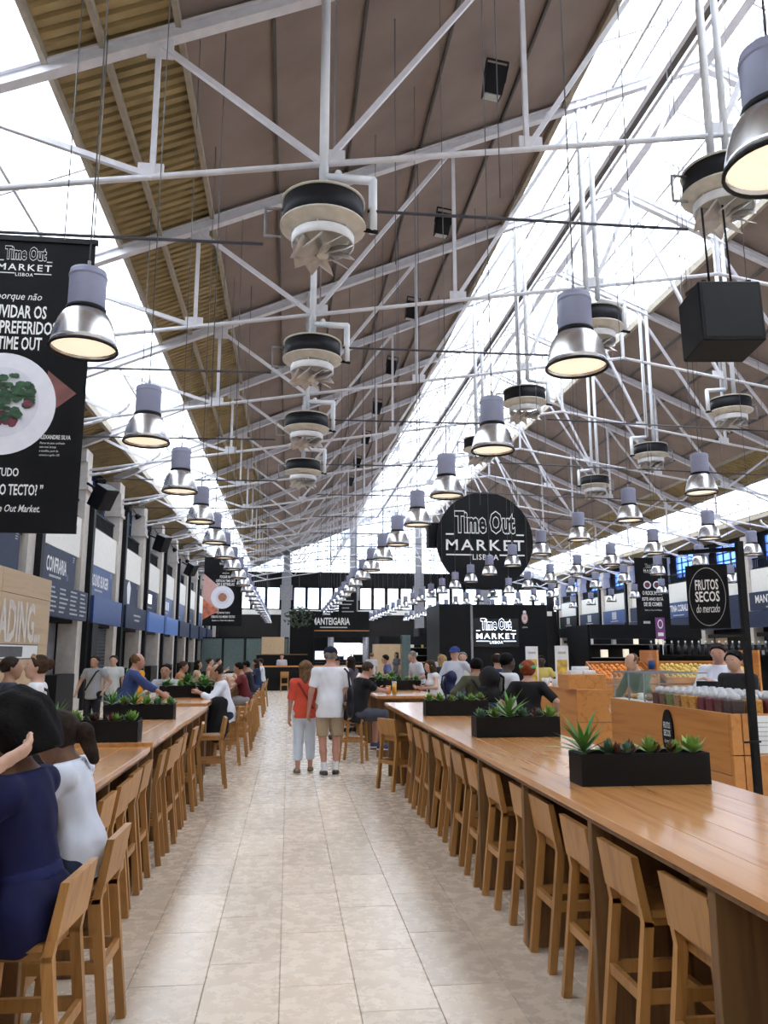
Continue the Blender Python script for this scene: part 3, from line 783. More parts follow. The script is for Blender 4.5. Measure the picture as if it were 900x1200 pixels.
# shop fronts below: roller shutter, doorways and counters are part of the wall
for k in range(2, 14):
    y = k * BAY
    if k == 5:
        for j in range(22): MB().bar((-6.5, y + .7, .06 + j * .115), (-6.5, y + BAY - .4, .06 + j * .115), .05, .1).build('shutter_slat', 'shutter', wl)
        MB().box(-6.35, -6.0, y + .56, y + 1.3, 0, 2.6).build('shop_cabinet', 'black_paint', wl)
    else:
        MB().box(-6.95, -6.85, y + .3, y + BAY - .3, 0, 2.6).build('shop_back', ('dark_interior', 'steel_grey', 'steel_grey')[k % 3] if k != 4 else 'steel_grey', wl)
        MB().box(-6.6, -6.2, y + 2.8, y + BAY - .4, 0, 1.1).build('shop_counter', 'dark_interior', wl)

# right wall shop signs ------------------------------------------------------------
YM = (0, -1, 0)
rs = [(35, 'MANTEIGARIA', 'navy_sign', 'dark shop sign reading MANTEIGARIA at the right edge'), (40, None, 'navy_sign', 'navy shop sign partly behind the hanging fruit sign'), (45, 'BETTINA CORALLO', 'blue_sign', 'blue shop sign reading BETTINA CORALLO on the right wall'),
      (50, None, 'navy_sign', 'dark shop sign behind the banner with two plates'), (55, None, 'blue_sign', 'blue shop sign with a pale square, far right wall'), (60, None, 'navy_sign', 'navy sign with a pale square, second farthest on the right wall'), (65, None, 'black_paint', 'black sign farthest along the right wall')]
for y, s, mt, lab in rs:
    b = board('shop_sign', lab, 'sign', (24.2, y + 2.5, 4.35), YM, 4.3, .95, mt, .06)
    if s: text(b, s, 0, .1, .42, min(3.2, .32 * len(s)), bold=.02)
    else: quad(b, -.4, .4, -.2, .35, 'letter_grey', 'print_square')
    quad(b, -.7, .7, -.36, -.3, 'letter_grey', 'small_print')
    MB().box(-2.1, 2.1, -1.35, -.5, -.02, .12).build('fascia', 'navy_sign' if mt != 'black_paint' else mt, b)
for k in range(5, 14):
    y = k * BAY
    for j, (c0, c1, mt) in enumerate(((.5, 1.6, 'wall_cream'), (1.7, 3.2, 'dark_interior'), (3.3, 4.5, ('plywood', 'shutter')[k % 2]))):
        MB().box(24.85, 24.95, y + c0, y + c1, 0, 2.6).build('shop_back', mt, wr)

# ------------------------------------------------------------------ bar tables
def bar_table(label, x0, x1, y0, y1, z=.985, panels=None, group='long bar tables'):
    t = tag(empty('bar_table', ((x0 + x1) / 2, y0, 0)), label, 'table', group)
    w = (x1 - x0); L = y1 - y0; n = 5; pw = w / n
    for i in range(n):
        a = -w / 2 + i * pw
        MB().bbox(a + .001, a + pw - .001, 0, L, z - .04, z, .0012).build('plank', 'table_top', t)
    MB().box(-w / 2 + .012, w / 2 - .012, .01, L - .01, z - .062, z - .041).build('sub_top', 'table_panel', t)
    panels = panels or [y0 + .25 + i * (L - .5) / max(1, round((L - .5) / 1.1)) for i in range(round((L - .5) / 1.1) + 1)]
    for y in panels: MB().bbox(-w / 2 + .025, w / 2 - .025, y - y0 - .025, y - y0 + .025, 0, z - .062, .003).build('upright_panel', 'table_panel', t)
    MB().box(-.02, .02, .3, L - .3, .08, z - .07).build('light_block_panel', 'table_panel', t)  # added panel, blocks light from the far side so the underside stays dark
    return t
bar_table('very long wooden bar table lined with stools along the right of the aisle', 1.40, 2.42, 0.6, 11.8, panels=[1.6, 2.7, 3.8, 4.9, 6.05, 7.1, 8.2, 9.3, 10.85, 11.5])
bar_table('wooden bar table where the two nearest women sit, front left', -2.08, -1.06, 2.85, 6.62, .975, [3.0, 3.75, 4.75, 5.3, 6.265])
bar_table('wooden bar table with the nearer succulent planter, behind the front left table', -2.06, -1.05, 6.68, 8.9, 1.0, [6.85, 7.9, 8.85])
bar_table('short left bar table ending just before the man in white shirt', -2.06, -1.06, 8.95, 11.25, .985, [9.1, 9.7, 10.4, 11.15])
bar_table('left bar table where the man in white shirt sits', -2.15, -1.12, 11.7, 13.85, 1.0)
bar_table('left bar table crowded with people beyond the man in white shirt', -2.1, -1.1, 14.6, 20.5, 1.0)
bar_table('left bar table farthest down the aisle', -2.1, -1.1, 21.6, 28.5, 1.0)
bar_table('right bar table with two beers where the man in black sits', 1.46, 2.5, 13.3, 15.9, 1.0)
bar_table('right bar table just beyond the one with two beers', 1.46, 2.5, 16.8, 21.5, 1.0)
bar_table('far right bar table before the dark bar', 1.46, 2.5, 23.0, 29.5, 1.0)
bar_table('bar table in the second row right, beyond the group of standing people', 4.6, 5.6, 19.0, 24.5, 1.0)

# ------------------------------------------------------------------ stools
def make_stool():
    r = empty('bar_stool')                 # backrest on the -x side
    MB().bbox(-.115, .19, -.165, .165, .628, .66, .004).build('seat', 'stool_wood', r)
    P = [(-.150, .60), (-.112, .60), (-.165, .87), (-.195, .87)]
    for s in (-1, 1):
        a = s * .162
        m = MB().prism(P, a - .019, a + .019, 'y').bar((-.2, a, 0), (-.13, a, .62), .038, .042, (1, 0, 0))
        link('rear_leg', fix_normals(m.mesh('rear_leg')), 'stool_wood', r)
        MB().bar((.185, a * .93, 0), (.155, a * .93, .628), .036, .04, (1, 0, 0)).build('front_leg', 'stool_wood', r)
        MB().bar((-.165, a, .335), (.168, a * .95, .335), .024, .05).build('side_rail', 'stool_wood', r)
    link('backrest', fix_normals(MB().prism([(-.166, .675), (-.13, .675), (-.168, .872), (-.198, .872)], -.184, .184, 'y').mesh('backrest')), 'stool_wood', r)
    MB().bar((-.165, -.15, .335), (-.165, .15, .335), .024, .045).build('back_rail', 'stool_wood', r)
    MB().bar((.17, -.16, .27), (.17, .16, .27), .028, .055).build('foot_rail', 'stool_wood', r)
    MB().box(-.11, .14, -.145, .145, .595, .628).build('apron', 'stool_wood', r)
    return r
st0 = make_stool(); used = [False]
def stool(x, y, rz, label, group):
    o = copy_tree(st0) if used[0] else st0
    used[0] = True
    o.location = (x, y, 0); o.rotation_euler = (0, 0, rz)
    return tag(o, label, 'stool', group)
gR, gL, gF = 'stools along the right table', 'stools along the left tables', 'stools at the far tables'
for i, y in enumerate((2.93, 3.5, 4.04, 4.66, 5.12, 5.75, 6.28, 6.87, 7.36, 7.96, 8.47, 8.95, 9.62)):
    stool(1.63 + (.02 * math.sin(i * 5)), y, .05 * math.sin(i * 3.1), 'empty wooden bar stool at the long right table, %s from the viewer' % ORD[i].replace('nearest', 'first'), gR)
stool(1.42, 10.45, .5, 'wooden bar stool turned askew at the far end of the long right table', gR)
for i, (x, y, a) in enumerate(((-1.22, 5.05, 0), (-1.22, 5.55, 0), (-1.24, 6.05, 0), (-1.24, 6.5, 0), (-1.22, 7.15, .05), (-1.2, 7.6, -.04), (-1.22, 8.2, 0), (-1.22, 8.62, .03), (-1.2, 9.4, 0), (-1.18, 10.0, .1))):
    stool(x, y, math.pi + a, 'empty wooden bar stool tucked at the left tables, %s behind the girl in white' % ORD[i].replace('nearest', 'first'), gL)
stool(-.965, 3.4, math.pi - .05, 'wooden bar stool under the woman in navy, at the lower left corner', gL)
stool(-.955, 4.08, math.pi - .02, 'wooden bar stool under the girl with a ponytail', gL)
stool(-.98, 10.85, math.pi + .15, 'wooden bar stool pulled out beside the short left table', gL)
stool(-.92, 12.95, math.pi + .1, 'wooden bar stool with a black jacket on it, under the man in white', gL)
stool(-.86, 14.0, math.pi, 'empty wooden bar stool just behind the man in white shirt', gL)
stool(-.82, 14.85, math.pi, 'second empty wooden bar stool behind the man in white shirt', gL)
stool(1.06, 13.05, -.35, 'wooden bar stool under the man in the black T-shirt', gF)
for i, y in enumerate((16.3, 17.2, 18.3, 19.4, 22.2, 23.4, 24.6)):
    stool(-.85, y, math.pi, 'wooden bar stool at the crowded far left tables, %s in line' % ORD[i].replace('nearest', 'first'), gF)
for i, y in enumerate((17.3, 18.4, 19.6)): stool(1.3, y, 0, 'wooden bar stool at the far right tables, %s in line' % ORD[i].replace('nearest', 'first'), gF)
for i, x in enumerate((-.15, 1.6)): stool(x, 36.5, math.pi / 2, ('pale wooden bar stool standing alone at the dark far bar', 'pale wooden bar stool at the far bar, behind the couple')[i], gF)

# ------------------------------------------------------------------ planters with succulents
flat('planter_black', (.006, .006, .006), .55, spec=.2); flat('soil', (.06, .045, .03), .9, bump=.5, bscale=60)
flat('leaf_green', (.10, .26, .05), .45, var=.3, rnd=.25); flat('leaf_lime', (.22, .40, .08), .45, var=.25, rnd=.2); flat('leaf_red', (.13, .045, .04), .45, var=.3, rnd=.2); flat('leaf_blue', (.12, .24, .15), .5, var=.25, rnd=.2)
def leaf_mesh(L, w, curl):
    P = []; F = []; n = 5
    for i in range(n + 1):
        t = i / n; ww = w * (math.sin(math.pi * min(1, t * .92 + .12)) ** .8) * (1 - t ** 4)
        x = L * t; z = curl * L * t * t
        P += [(x, -ww, z + .25 * ww), (x, 0, z - .1 * ww), (x, ww, z + .25 * ww)]
    for i in range(n):
        b = i * 3; F += [(b, b + 3, b + 4, b + 1), (b + 1, b + 4, b + 5, b + 2)]
    return MB().add(P, F, True).mesh('leaf')
LM = {'agave': leaf_mesh(.15, .012, -.15), 'rosette': leaf_mesh(.075, .02, .25), 'cup': leaf_mesh(.055, .018, .5), 'broad': leaf_mesh(.11, .028, -.3)}
def succulent(parent, x, y, z, kind, s=1.):
    lm, mat, n, e0, e1 = {'agave': ('agave', 'leaf_green', 22, .25, 1.35), 'green': ('rosette', 'leaf_lime', 18, .2, 1.2), 'blue': ('rosette', 'leaf_blue', 18, .2, 1.2), 'red': ('cup', 'leaf_red', 18, .2, 1.2), 'bush': ('broad', 'leaf_green', 20, .1, 1.3)}[kind]
    p = MB().tube((0, 0, -.02), (0, 0, .03), .012, 6).build('succulent', mat, parent, (x, y, z))
    me = LM[lm].copy(); me.materials.append(MATS[mat])
    for i in range(n):
        t = i / (n - 1); o = bpy.data.objects.new('leaf', me); COL.objects.link(o); o.parent = p
        el = e0 + (e1 - e0) * t + random.uniform(-.1, .1)
        o.rotation_euler = (0, -el, i * 2.39996); o.location = (0, 0, .02 + .02 * t)
        k = 1.3 * s * random.uniform(.8, 1.15) * (1 - .25 * t if kind != 'agave' else 1); o.scale = (k, k, k)
    return p
def planter(label, x, y, z, kinds, w=.74, h=.17, d=.2):
    r = tag(empty('planter', (x, y, z)), label, 'planter', 'black planters on the tables')
    m = MB(); t = .012
    m.box(-w / 2, w / 2, 0, t, 0, h).box(-w / 2, w / 2, d - t, d, 0, h).box(-w / 2, -w / 2 + t, t, d - t, 0, h).box(w / 2 - t, w / 2, t, d - t, 0, h).box(-w / 2 + t, w / 2 - t, t, d - t, 0, .02)
    m.build('trough', 'planter_black', r)
    MB().box(-w / 2 + t, w / 2 - t, t, d - t, .02, h - .025).build('soil', 'soil', r)
    n = len(kinds)
    for i, (kd, s) in enumerate(kinds):
        u = -w / 2 + w * (i + .5) / n
        succulent(r, u, d / 2 + random.uniform(-.03, .03), h - .03, kd, s)
        if kd != 'agave': succulent(r, u + random.uniform(-.04, .04), d * .25 + random.uniform(0, .1), h - .03, random.choice(('red', 'green', 'blue')), .8)
    return r
planter('black planter with spiky succulent at its left end, nearest on the right table', 1.965, 4.33, .985, [('agave', 1.15), ('blue', .9), ('red', 1), ('green', 1.1), ('red', .9), ('green', 1.2)])
planter('black planter with a tall spiky plant, middle one on the right table', 1.98, 6.86, .985, [('blue', .9), ('green', 1), ('agave', 1.25), ('blue', 1), ('red', 1), ('green', 1.2)])
planter('black planter farthest along the long right table, before the woman in olive', 1.95, 9.25, .985, [('green', 1), ('green', 1.1), ('red', 1), ('blue', 1.2), ('green', 1), ('green', 1.1)])
planter('black planter on the left tables nearest the girl with a ponytail', -1.55, 6.72, 1.0, [('agave', .9), ('green', 1.1), ('red', 1), ('red', 1), ('green', 1.0)], .74, .16)
planter('black planter on the left tables before the man in blue', -1.6, 9.1, .985, [('agave', .9), ('green', 1.2), ('agave', .9), ('green', 1.2), ('bush', .8), ('green', 1)], .74, .16)
planter('black planter with leafy plants in front of the man in grey shirt', -1.62, 13.2, 1.0, [('bush', 1.2), ('green', 1.2), ('bush', 1.), ('bush', 1.5)], .8, .18)
planter('black planter with bushy plants on the left table behind the man in white', -1.55, 15.0, 1.0, [('bush', 1.7), ('bush', 1.5), ('bush', 1.6)], .8, .18)
planter('black planter behind the two beers on the right', 2.1, 15.3, 1.0, [('bush', 1.1), ('green', 1.2), ('bush', 1), ('green', 1), ('bush', 1)], .85, .18)
planter('black planter with leafy plants on the table beyond the two beers', 1.95, 17.2, 1.0, [('bush', 1.5), ('bush', 1.2), ('bush', 1.4)], .8, .18)

# ------------------------------------------------------------------ drinks
flat('juice', (.85, .30, .02), .2, emit=(.9, .35, .03), estr=.0); flat('beer', (.80, .42, .05), .2); flat('foam', (.9, .86, .78), .7); flat('paper_white', (.82, .83, .86), .7)
def drink(label, x, y, z, mat, h, r):
    o = MB().lathe([(0, 0), (r * .8, 0), (r, h), (r - .004, h), (r * .78, .008), (0, .008)], 14).build('drink_glass', 'case_glass', loc=(x, y, z))
    MB().lathe([(0, .01), (r * .77, .01), (r * .93, h * .85), (0, h * .85)], 14).build('liquid', mat, o)
    MB().lathe([(0, h * .85), (r * .93, h * .85), (r * .95, h * .97), (0, h * .98)], 14).build('foam', 'foam' if mat == 'beer' else mat, o)
    tag(o, label, 'glass')
drink('short plastic glass of orange juice by the man in black', 1.68, 13.55, 1.0, 'juice', .16, .045)
drink('tall glass of amber beer beside the orange juice', 1.79, 13.62, 1.0, 'beer', .23, .042)
nap = MB().add([(-.1, -.08, 0), (.08, -.1, .01), (.12, .07, .0), (.0, .1, .05), (-.09, .06, .01), (0, 0, .035)], [(0, 1, 5), (1, 2, 5), (2, 3, 5), (3, 4, 5), (4, 0, 5)]).build('napkin', 'paper_white', loc=(-1.22, 3.25, .977))
tag(nap, 'crumpled white paper napkin on the front left table', 'napkin')

# ------------------------------------------------------------------ plywood loading box
pb = tag(empty('plywood_hoarding', (-5.0, 9, 0)), 'plywood hoarding lettered LOADING at the left edge', 'hoarding')
for a, b in ((0, 2.8), (2.81, 5.6), (5.61, 8.5)):
    MB().bbox(-.35, 0, a, b, 0, 2.76, .003).build('panel', 'plywood', pb); MB().bbox(-.35, 0, a, b, 2.77, 3.2, .003).build('panel', 'plywood', pb)
lb = board('loading_print', None, None, (-4.995, 14.0, 2.0), Y1, .01, .01, 'plywood', .004)
for ob in (lb,):
    ob.parent = pb; ob.matrix_world = Matrix.Translation((-4.995, 14.0, 2.0)) @ Matrix((Vector(Y1), Vector((0, 0, 1)), Vector((1, 0, 0)))).transposed().to_4x4()
    ob.name = 'lettering_base'; ob.matrix_parent_inverse = Matrix.Translation((5.0, -9, 0)); ob.matrix_basis = Matrix.Translation((-4.995, 14.0, 2.0)) @ Matrix((Vector(Y1), Vector((0, 0, 1)), Vector((1, 0, 0)))).transposed().to_4x4()
flat('print_pale', (.72, .66, .60), .7); flat('print_dark', (.10, .10, .10), .7)
text(lb, 'LOADING...', 1.35, .27, .78, 3.15, 'print_pale', .004, bold=.03)
quad(lb, -2.2, 2.85, -.42, -.14, 'print_dark', 'bar_frame', .004); quad(lb, -2.17, 2.82, -.4, -.16, 'letter_white', 'bar_back', .006); quad(lb, -2.1, 1.9, -.375, -.185, 'print_dark', 'bar_fill', .008)

# ------------------------------------------------------------------ dried fruit counter on the right
c = tag(empty('fruit_counter', (4.0, 7.0, 0)), 'wooden market counter with dried fruit and a glass case', 'counter')
for z0, z1 in ((0, .60), (.61, 1.15)):
    MB().bbox(0, .04, .045, 2.75, z0, z1, .003).build('front_board', 'counter_wood', c)
for x0, x1 in ((0, .1), (.11, .85)):
    for z0, z1 in ((0, .42), (.43, .78), (.79, 1.15)):
        MB().bbox(x0, x1, 0, .04, z0, z1, .003).build('end_board', 'counter_wood', c)
MB().box(.04, .85, .04, 2.75, 1.08, 1.12).build('worktop', 'counter_wood', c)
MB().box(.04, .85, 2.71, 2.75, 0, 1.08).build('end_panel', 'counter_wood', c)
pp = board('notice_sheet', 'white printed notice sheet on the end of the fruit counter', 'notice', (4.45, 6.992, .97), X1, .5, .33, 'paper_white', .004)
for i in range(6): quad(pp, -.2, .2 - .05 * (i % 3), .1 - .04 * i, .108 - .04 * i, 'letter_grey', 'print_line', .002)
# oval sign
m = MB(); seg = 28
m.prism([(.12 * math.cos(2 * math.pi * i / seg), .25 * math.sin(2 * math.pi * i / seg)) for i in range(seg)], -.02, 0, 'z')
ov = link('oval_sign', fix_normals(m.mesh('oval_sign')), 'black_paint')
ov.matrix_world = Matrix.Translation((3.978, 8.22, .86)) @ Matrix((Vector(YM), Vector((0, 0, 1)), Vector((-1, 0, 0)))).transposed().to_4x4()
tag(ov, 'small black oval FRUTOS SECOS sign on the counter front', 'sign')
text(ov, 'FRUTOS', 0, .09, .065, .15, bold=.02); text(ov, 'SECOS', 0, .01, .065, .15, bold=.02); text(ov, 'do mercado', 0, -.07, .045, .13, shear=.3)
# tubs of dried fruit
cols_ = [('apricot', (.55, .26, .04)), ('date', (.10, .035, .03)), ('fig', (.16, .09, .05)), ('pistachio', (.16, .20, .06)), ('cranberry', (.14, .02, .03)), ('almond', (.34, .18, .08)), ('raisin', (.05, .03, .03))]
for n_, c_ in cols_: flat('fruit_' + n_, c_, .5, var=.5, vscale=60, bump=.6, bscale=80)
flat('lid_clear', (.50, .49, .50), .2, var=.2, vscale=30)
tub = MB().bbox(-.07, .07, -.07, .07, 0, .15, .012).mesh('fruit_tub')
lid = MB().lathe([(.058, .15), (.064, .165), (.05, .2), (.03, .203), (.028, .212), (0, .213)], 12).mesh('lid')
order = ['pistachio', 'fig', 'apricot', 'apricot', 'almond', 'cranberry', 'date', 'raisin', 'fig', 'almond', 'raisin']
for r_ in range(4):
    for i in range(10):
        kd = order[(10 - i + r_ * 3) % len(order)] if r_ else ['raisin', 'date', 'cranberry', 'cranberry', 'apricot', 'apricot', 'almond', 'pistachio', 'fig', 'date'][i]
        me = tub.copy(); me.materials.append(MATS['fruit_' + kd])
        o = bpy.data.objects.new('fruit_tub', me); COL.objects.link(o); o.location = (4.13 + .175 * r_, 7.15 + .165 * i, 1.121)
        tag(o, 'lidded tub of %s-coloured dried fruit, %s from the near end, %s row back' % (kd, ORD[i].replace('nearest', 'first'), ORD[r_].replace('nearest', 'front')), 'tub', 'tubs of dried fruit')
        link('lid', lid, 'lid_clear', o)
# glass case
g = tag(empty('glass_case', (4.05, 8.88, 1.12)), 'glass display case on the far end of the fruit counter', 'display case')
MB().box(0, .78, 0, .85, .001, .03).build('base', 'paper_white', g)
MB().box(0, .012, 0, .85, .03, .34).build('pane', 'case_glass', g); MB().box(.013, .78, 0, .012, .03, .34).build('pane', 'case_glass', g); MB().box(.013, .78, .838, .85, .03, .34).build('pane', 'case_glass', g)
MB().box(.0, .78, 0, .85, .341, .352).build('pane', 'case_glass', g)
m = MB()
for a in (0, .42, .85): m.bar((0, a, .03), (0, a, .35), .014).bar((0, a, .35), (.78, a, .35), .014)
m.bar((0, 0, .35), (0, .85, .35), .014).build('frame', 'steel_grey', g)
for i in range(14):
    o = MB().ball((0, 0, .03), .06, 7, (1, 1.2, .55)).build('pastry', ('fruit_almond', 'foam', 'fruit_apricot')[i % 3], loc=(4.17 + .165 * (i % 4), 8.99 + .2 * (i // 4), 1.153))
    tag(o, 'small sweet pastry inside the glass display case', 'pastry', 'pastries in the glass case')
bt = MB().lathe([(0, 0), (.04, 0), (.042, .01), (.042, .15), (.03, .18), (.015, .2), (.015, .23), (0, .23)], 12).build('bottle', 'case_glass', loc=(4.35, 9.3, 1.474)); tag(bt, 'clear bottle standing on the glass case', 'bottle')
MB().lathe([(.041, .03), (.0425, .03), (.0425, .13), (.041, .13)], 12).build('label', 'blue_sign', bt)
mo = tag(empty('till_monitor', (4.72, 8.72, 1.125)), 'black till screen on the fruit counter beside the glass case', 'monitor')
t_ = MB().bbox(-.02, .02, -.12, .12, .1, .26, .006).build('display', 'black_paint', mo); t_.rotation_euler = (0, .2, .8)
MB().box(-.026, -.02, -.05, .09, .13, .2).build('screen', 'screen_blue', t_); MB().box(-.08, .08, -.08, .08, 0, .14).build('stand', 'black_paint', mo)
# FRUTOS SECOS hanging sign on a black pole
ps = tag(empty('pole_sign', (3.73, 6.2, 0)), 'black hanging FRUTOS SECOS sign on a tall black pole', 'sign')
MB().box(-.026, .026, -.024, .024, 0, 2.62).build('pole', 'black_paint', ps); MB().box(-.2, .2, -.2, .2, 0, .02).build('foot', 'black_paint', ps)
MB().bar((.02, 0, 2.56), (-.36, .35, 2.56), .03, .035).build('arm', 'black_paint', ps)
sb = MB().bbox(-.17, .17, -.27, .27, -.012, .012, .003).build('sign_plate', 'black_paint', ps)
dirr = Vector((-.36, .35, 0)).normalized(); rr_ = -dirr; nn_ = rr_.cross(Vector((0, 0, 1)))
sb.matrix_basis = Matrix.Translation(Vector((0, 0, 2.17)) + dirr * .28) @ Matrix((rr_, Vector((0, 0, 1)), nn_)).transposed().to_4x4()
text(sb, 'FRUTOS', 0, .1, .09, .19, n=.0135, bold=.02); text(sb, 'SECOS', 0, 0, .09, .2, n=.0135, bold=.02); text(sb, 'do mercado', 0, -.1, .07, .19, n=.0135, shear=.3)
disc_part(sb, 0, 0, .15, 'letter_grey', 'ring_print', .0132, sy=1.65, r0=.975)
MB().bar((3.73 - 3.73 + .035, -.03, 1.0), (-.12, -.06, 1.0), .015).build('clip', 'black_paint', ps)

# ------------------------------------------------------------------ juice kiosk
k = tag(empty('juice_kiosk', (4.5, 12.3, 0)), 'wooden juice kiosk counter behind the standing group', 'counter')
for z0, z1 in ((0, .62), (.63, 1.13)): MB().bbox(.0, .72, 0, .05, z0, z1, .003).build('end_board', 'counter_wood', k)
for a, b in ((.055, 1.2), (1.21, 2.9)): MB().bbox(0, .05, a, b, 0, 1.13, .003).build('front_board', 'counter_wood', k)
MB().box(.05, .72, .05, 2.9, 1.05, 1.1).build('worktop', 'counter_wood', k)
MB().bbox(-.12, .5, .02, .5, 1.135, 1.36, .004).build('raised_box', 'counter_wood', k)
MB().box(.68, .72, .05, 2.9, 0, 1.05).build('rear_board', 'counter_wood', k)
for i, (x, y, w, h) in enumerate(((4.62, 12.45, .2, .06), (4.86, 12.5, .2, .07), (4.66, 12.47, .22, .13))):
    o = MB().bbox(-w / 2, w / 2, -.1, .1, 0, .06, .008).build('foam_box', 'paper_white', loc=(4.6 + .16 * (i % 2), 12.5 + .02 * i, 1.362 + .062 * (i // 2)))
    o.location.x = 4.55 if i == 0 else (4.77 if i == 1 else 4.66)
    tag(o, ('white takeaway box at the left on the raised kiosk box', 'white takeaway box at the right on the raised kiosk box', 'white takeaway box on top of two others on the kiosk')[i], 'box', 'takeaway boxes on the kiosk')
flat('drink_print', (.62, .42, .08), .5, var=.6, vscale=8)
for i, (x, y) in enumerate(((4.6, 14.9), (4.7, 13.5))):
    o = board('menu_stand', ('tall white drinks menu stand behind the woman with red hair', 'tall white drinks menu stand on the kiosk beside the takeaway boxes')[i], 'menu', (x, y, 1.1 + .36), X1, .24, .72, 'paper_white', .02)
    quad(o, -.09, .09, -.32, .12, 'drink_print', 'drink_print', .004); quad(o, -.07, .07, .22, .26, 'letter_grey', 'small_print', .004)
for i, (x, y) in enumerate(((4.7, 13.9), (4.62, 14.2), (4.72, 14.5), (4.75, 13.15))):
    o = MB().lathe([(0, 0), (.05, 0), (.07, .14), (.065, .14), (.045, .01), (0, .01)], 12).build('bowl' if i == 3 else 'cup', 'paper_white', loc=(x, y, 1.102))
    tag(o, ('white cup on the juice kiosk nearest the vendor', 'white cup in the middle of the juice kiosk counter', 'white cup farthest along the juice kiosk', 'white bowl beside the raised kiosk box')[i], 'cup')
# produce stand -----------------------------------------------------------------------
flat('orange_fruit', (.75, .26, .04), .45, var=.2, rnd=.2); flat('lemon_fruit', (.70, .50, .12), .45, var=.2, rnd=.2)
ps2 = []
for i, (x, y, w, mt, lab, cat) in enumerate(((6.35, 14.6, 1.15, 'orange_fruit', 'tilted wooden crate of oranges behind the vendor in green', 'orange'), (8.15, 14.8, 1.9, 'lemon_fruit', 'long tilted wooden crate of pale fruit behind the counter', 'lemon'))):
    r = tag(empty('produce_stand', (x, y, 0)), lab, 'produce stand')
    MB().box(-w / 2, w / 2, 0, .7, 0, 1.1).build('base_cabinet', 'counter_wood', r)
    tl = Matrix.Rotation(.42, 4, 'X')
    tray = MB().box(-w / 2, w / 2, 0, .75, 0, .02).box(-w / 2, w / 2, 0, .02, 0, .12).box(-w / 2, w / 2, .73, .75, 0, .12).box(-w / 2, -w / 2 + .02, 0, .75, 0, .12).box(w / 2 - .02, w / 2, 0, .75, 0, .12).build('crate', 'counter_wood', r)
    tray.matrix_basis = Matrix.Translation((0, -.02, 1.12)) @ tl
    MB().box(w / 2 + .02, w / 2 + .06, 0, .75, .0, 1.75).build('side_board', 'counter_wood', r)
    bm = MB().ball((0, 0, 0), .048, 7).mesh('fruit')
    nxx = int((w - .06) / .1)
    for a in range(nxx):
        for b_ in range(5):
            p = Matrix.Translation((x, y - .02, 1.12)) @ tl @ Vector((-w / 2 + .08 + a * .1, .08 + b_ * .13, .07 + random.uniform(0, .03)))
            o = link('fruit', bm, None, None, p)
            if not len(bm.materials): bm.materials.append(MATS[mt])
            o.name = 'orange' if i == 0 else 'lemon'
            tag(o, ('round orange in the tilted crate behind the vendor in green', 'pale yellow fruit in the long tilted crate')[i], 'fruit', ('oranges in the crate', 'pale fruit in the long crate')[i])
# purple sign on a post -----------------------------------------------------------------
flat('purple', (.20, .06, .20), .5)
pz = tag(empty('post_sign', (12.75, 26.4, 0)), 'small purple notice sign on twin white posts, right side', 'sign')
pl = MB().bbox(-.165, .165, -.37, .37, -.015, .015, .004).build('sign_plate', 'purple', pz); pl.matrix_basis = Matrix.Translation((0, 0, 2.53)) @ Matrix.Rotation(math.pi / 2, 4, 'X')
disc_part(pl, 0, .15, .1, 'letter_white', 'icon_print', .017, sy=1.6, r0=.7); quad(pl, -.1, .1, -.26, -.14, 'letter_white', 'small_print', .017)
for s in (-1, 1): MB().tube((s * .09, .03, 0), (s * .09, .03, 2.8), .03, 8).build('post', 'letter_white', pz)

# ------------------------------------------------------------------ far end: bar, pastry stall and dark kiosks
fb = tag(empty('far_bar', (1.1, 37.2, 0)), 'dark bar counter with wooden top across the end of the aisle', 'counter')
MB().bbox(-2.6, 2.4, 0, .7, 1.05, 1.12, .006).build('bar_top', 'table_top', fb); MB().box(-2.5, 2.3, .1, .6, 0, 1.05).build('bar_front', 'black_paint', fb)
MB().bbox(-2.6, -.2, 1.2, 2.0, 1.05, 1.6, .01).build('back_counter', 'black_paint', fb); MB().box(-2.6, -.2, 1.1, 2.0, 1.6, 1.64).build('back_shelf', 'table_panel', fb)
tw = tag(empty('dark_tower', (.7, 40, 0)), 'black column kiosk behind the far bar', 'kiosk')
MB().bbox(-.65, .55, 0, 1.2, 0, 3.6, .02).build('tower_body', 'black_paint', tw); MB().box(-.7, .6, -.05, 1.25, 3.6, 3.75).build('tower_cap', 'black_paint', tw)
hp = tag(empty('hanging_plant', (.45, 38.4, 3.4)), 'bushy green plant in front of the black column kiosk', 'plant')
lm = MB()
for i in range(260):
    a, b_, rr = random.uniform(0, 6.28), random.uniform(-1.2, 1.5), random.uniform(.3, .6)
    c0 = Vector((rr * math.cos(a) * math.cos(b_) * 1.2, rr * math.sin(a) * math.cos(b_), rr * math.sin(b_) * .9)); u = Vector((random.uniform(-1, 1), random.uniform(-1, 1), random.uniform(-1, .4))).normalized() * .16; v = u.orthogonal().normalized() * .05
    lm.add([c0, c0 + u * .5 + v, c0 + u, c0 + u * .5 - v], [(0, 1, 2, 3)])
flat('foliage_dark', (.02, .045, .012), .6, var=.6)
lm.build('foliage', 'foliage_dark', hp); MB().lathe([(0, -.3), (.2, -.3), (.26, 0), (0, 0)], 12).build('pot', 'black_paint', hp); MB().tube((0, 0, 0), (0, 0, roofz(.45) - 3.4), .01, 5).build('chain', 'wire', hp)
mk = tag(empty('pastry_stall', (3.0, 47, 0)), 'dark pastry stall with lit kitchen and MANTEIGARIA lettering at the far end', 'stall')
MB().box(-2.2, 1.7, 0, .12, 2.6, 4.1).build('fascia', 'black_paint', mk)
MB().box(-2.2, 1.7, 2.0, 2.1, 0, 4.0).build('back_wall', 'black_paint', mk)
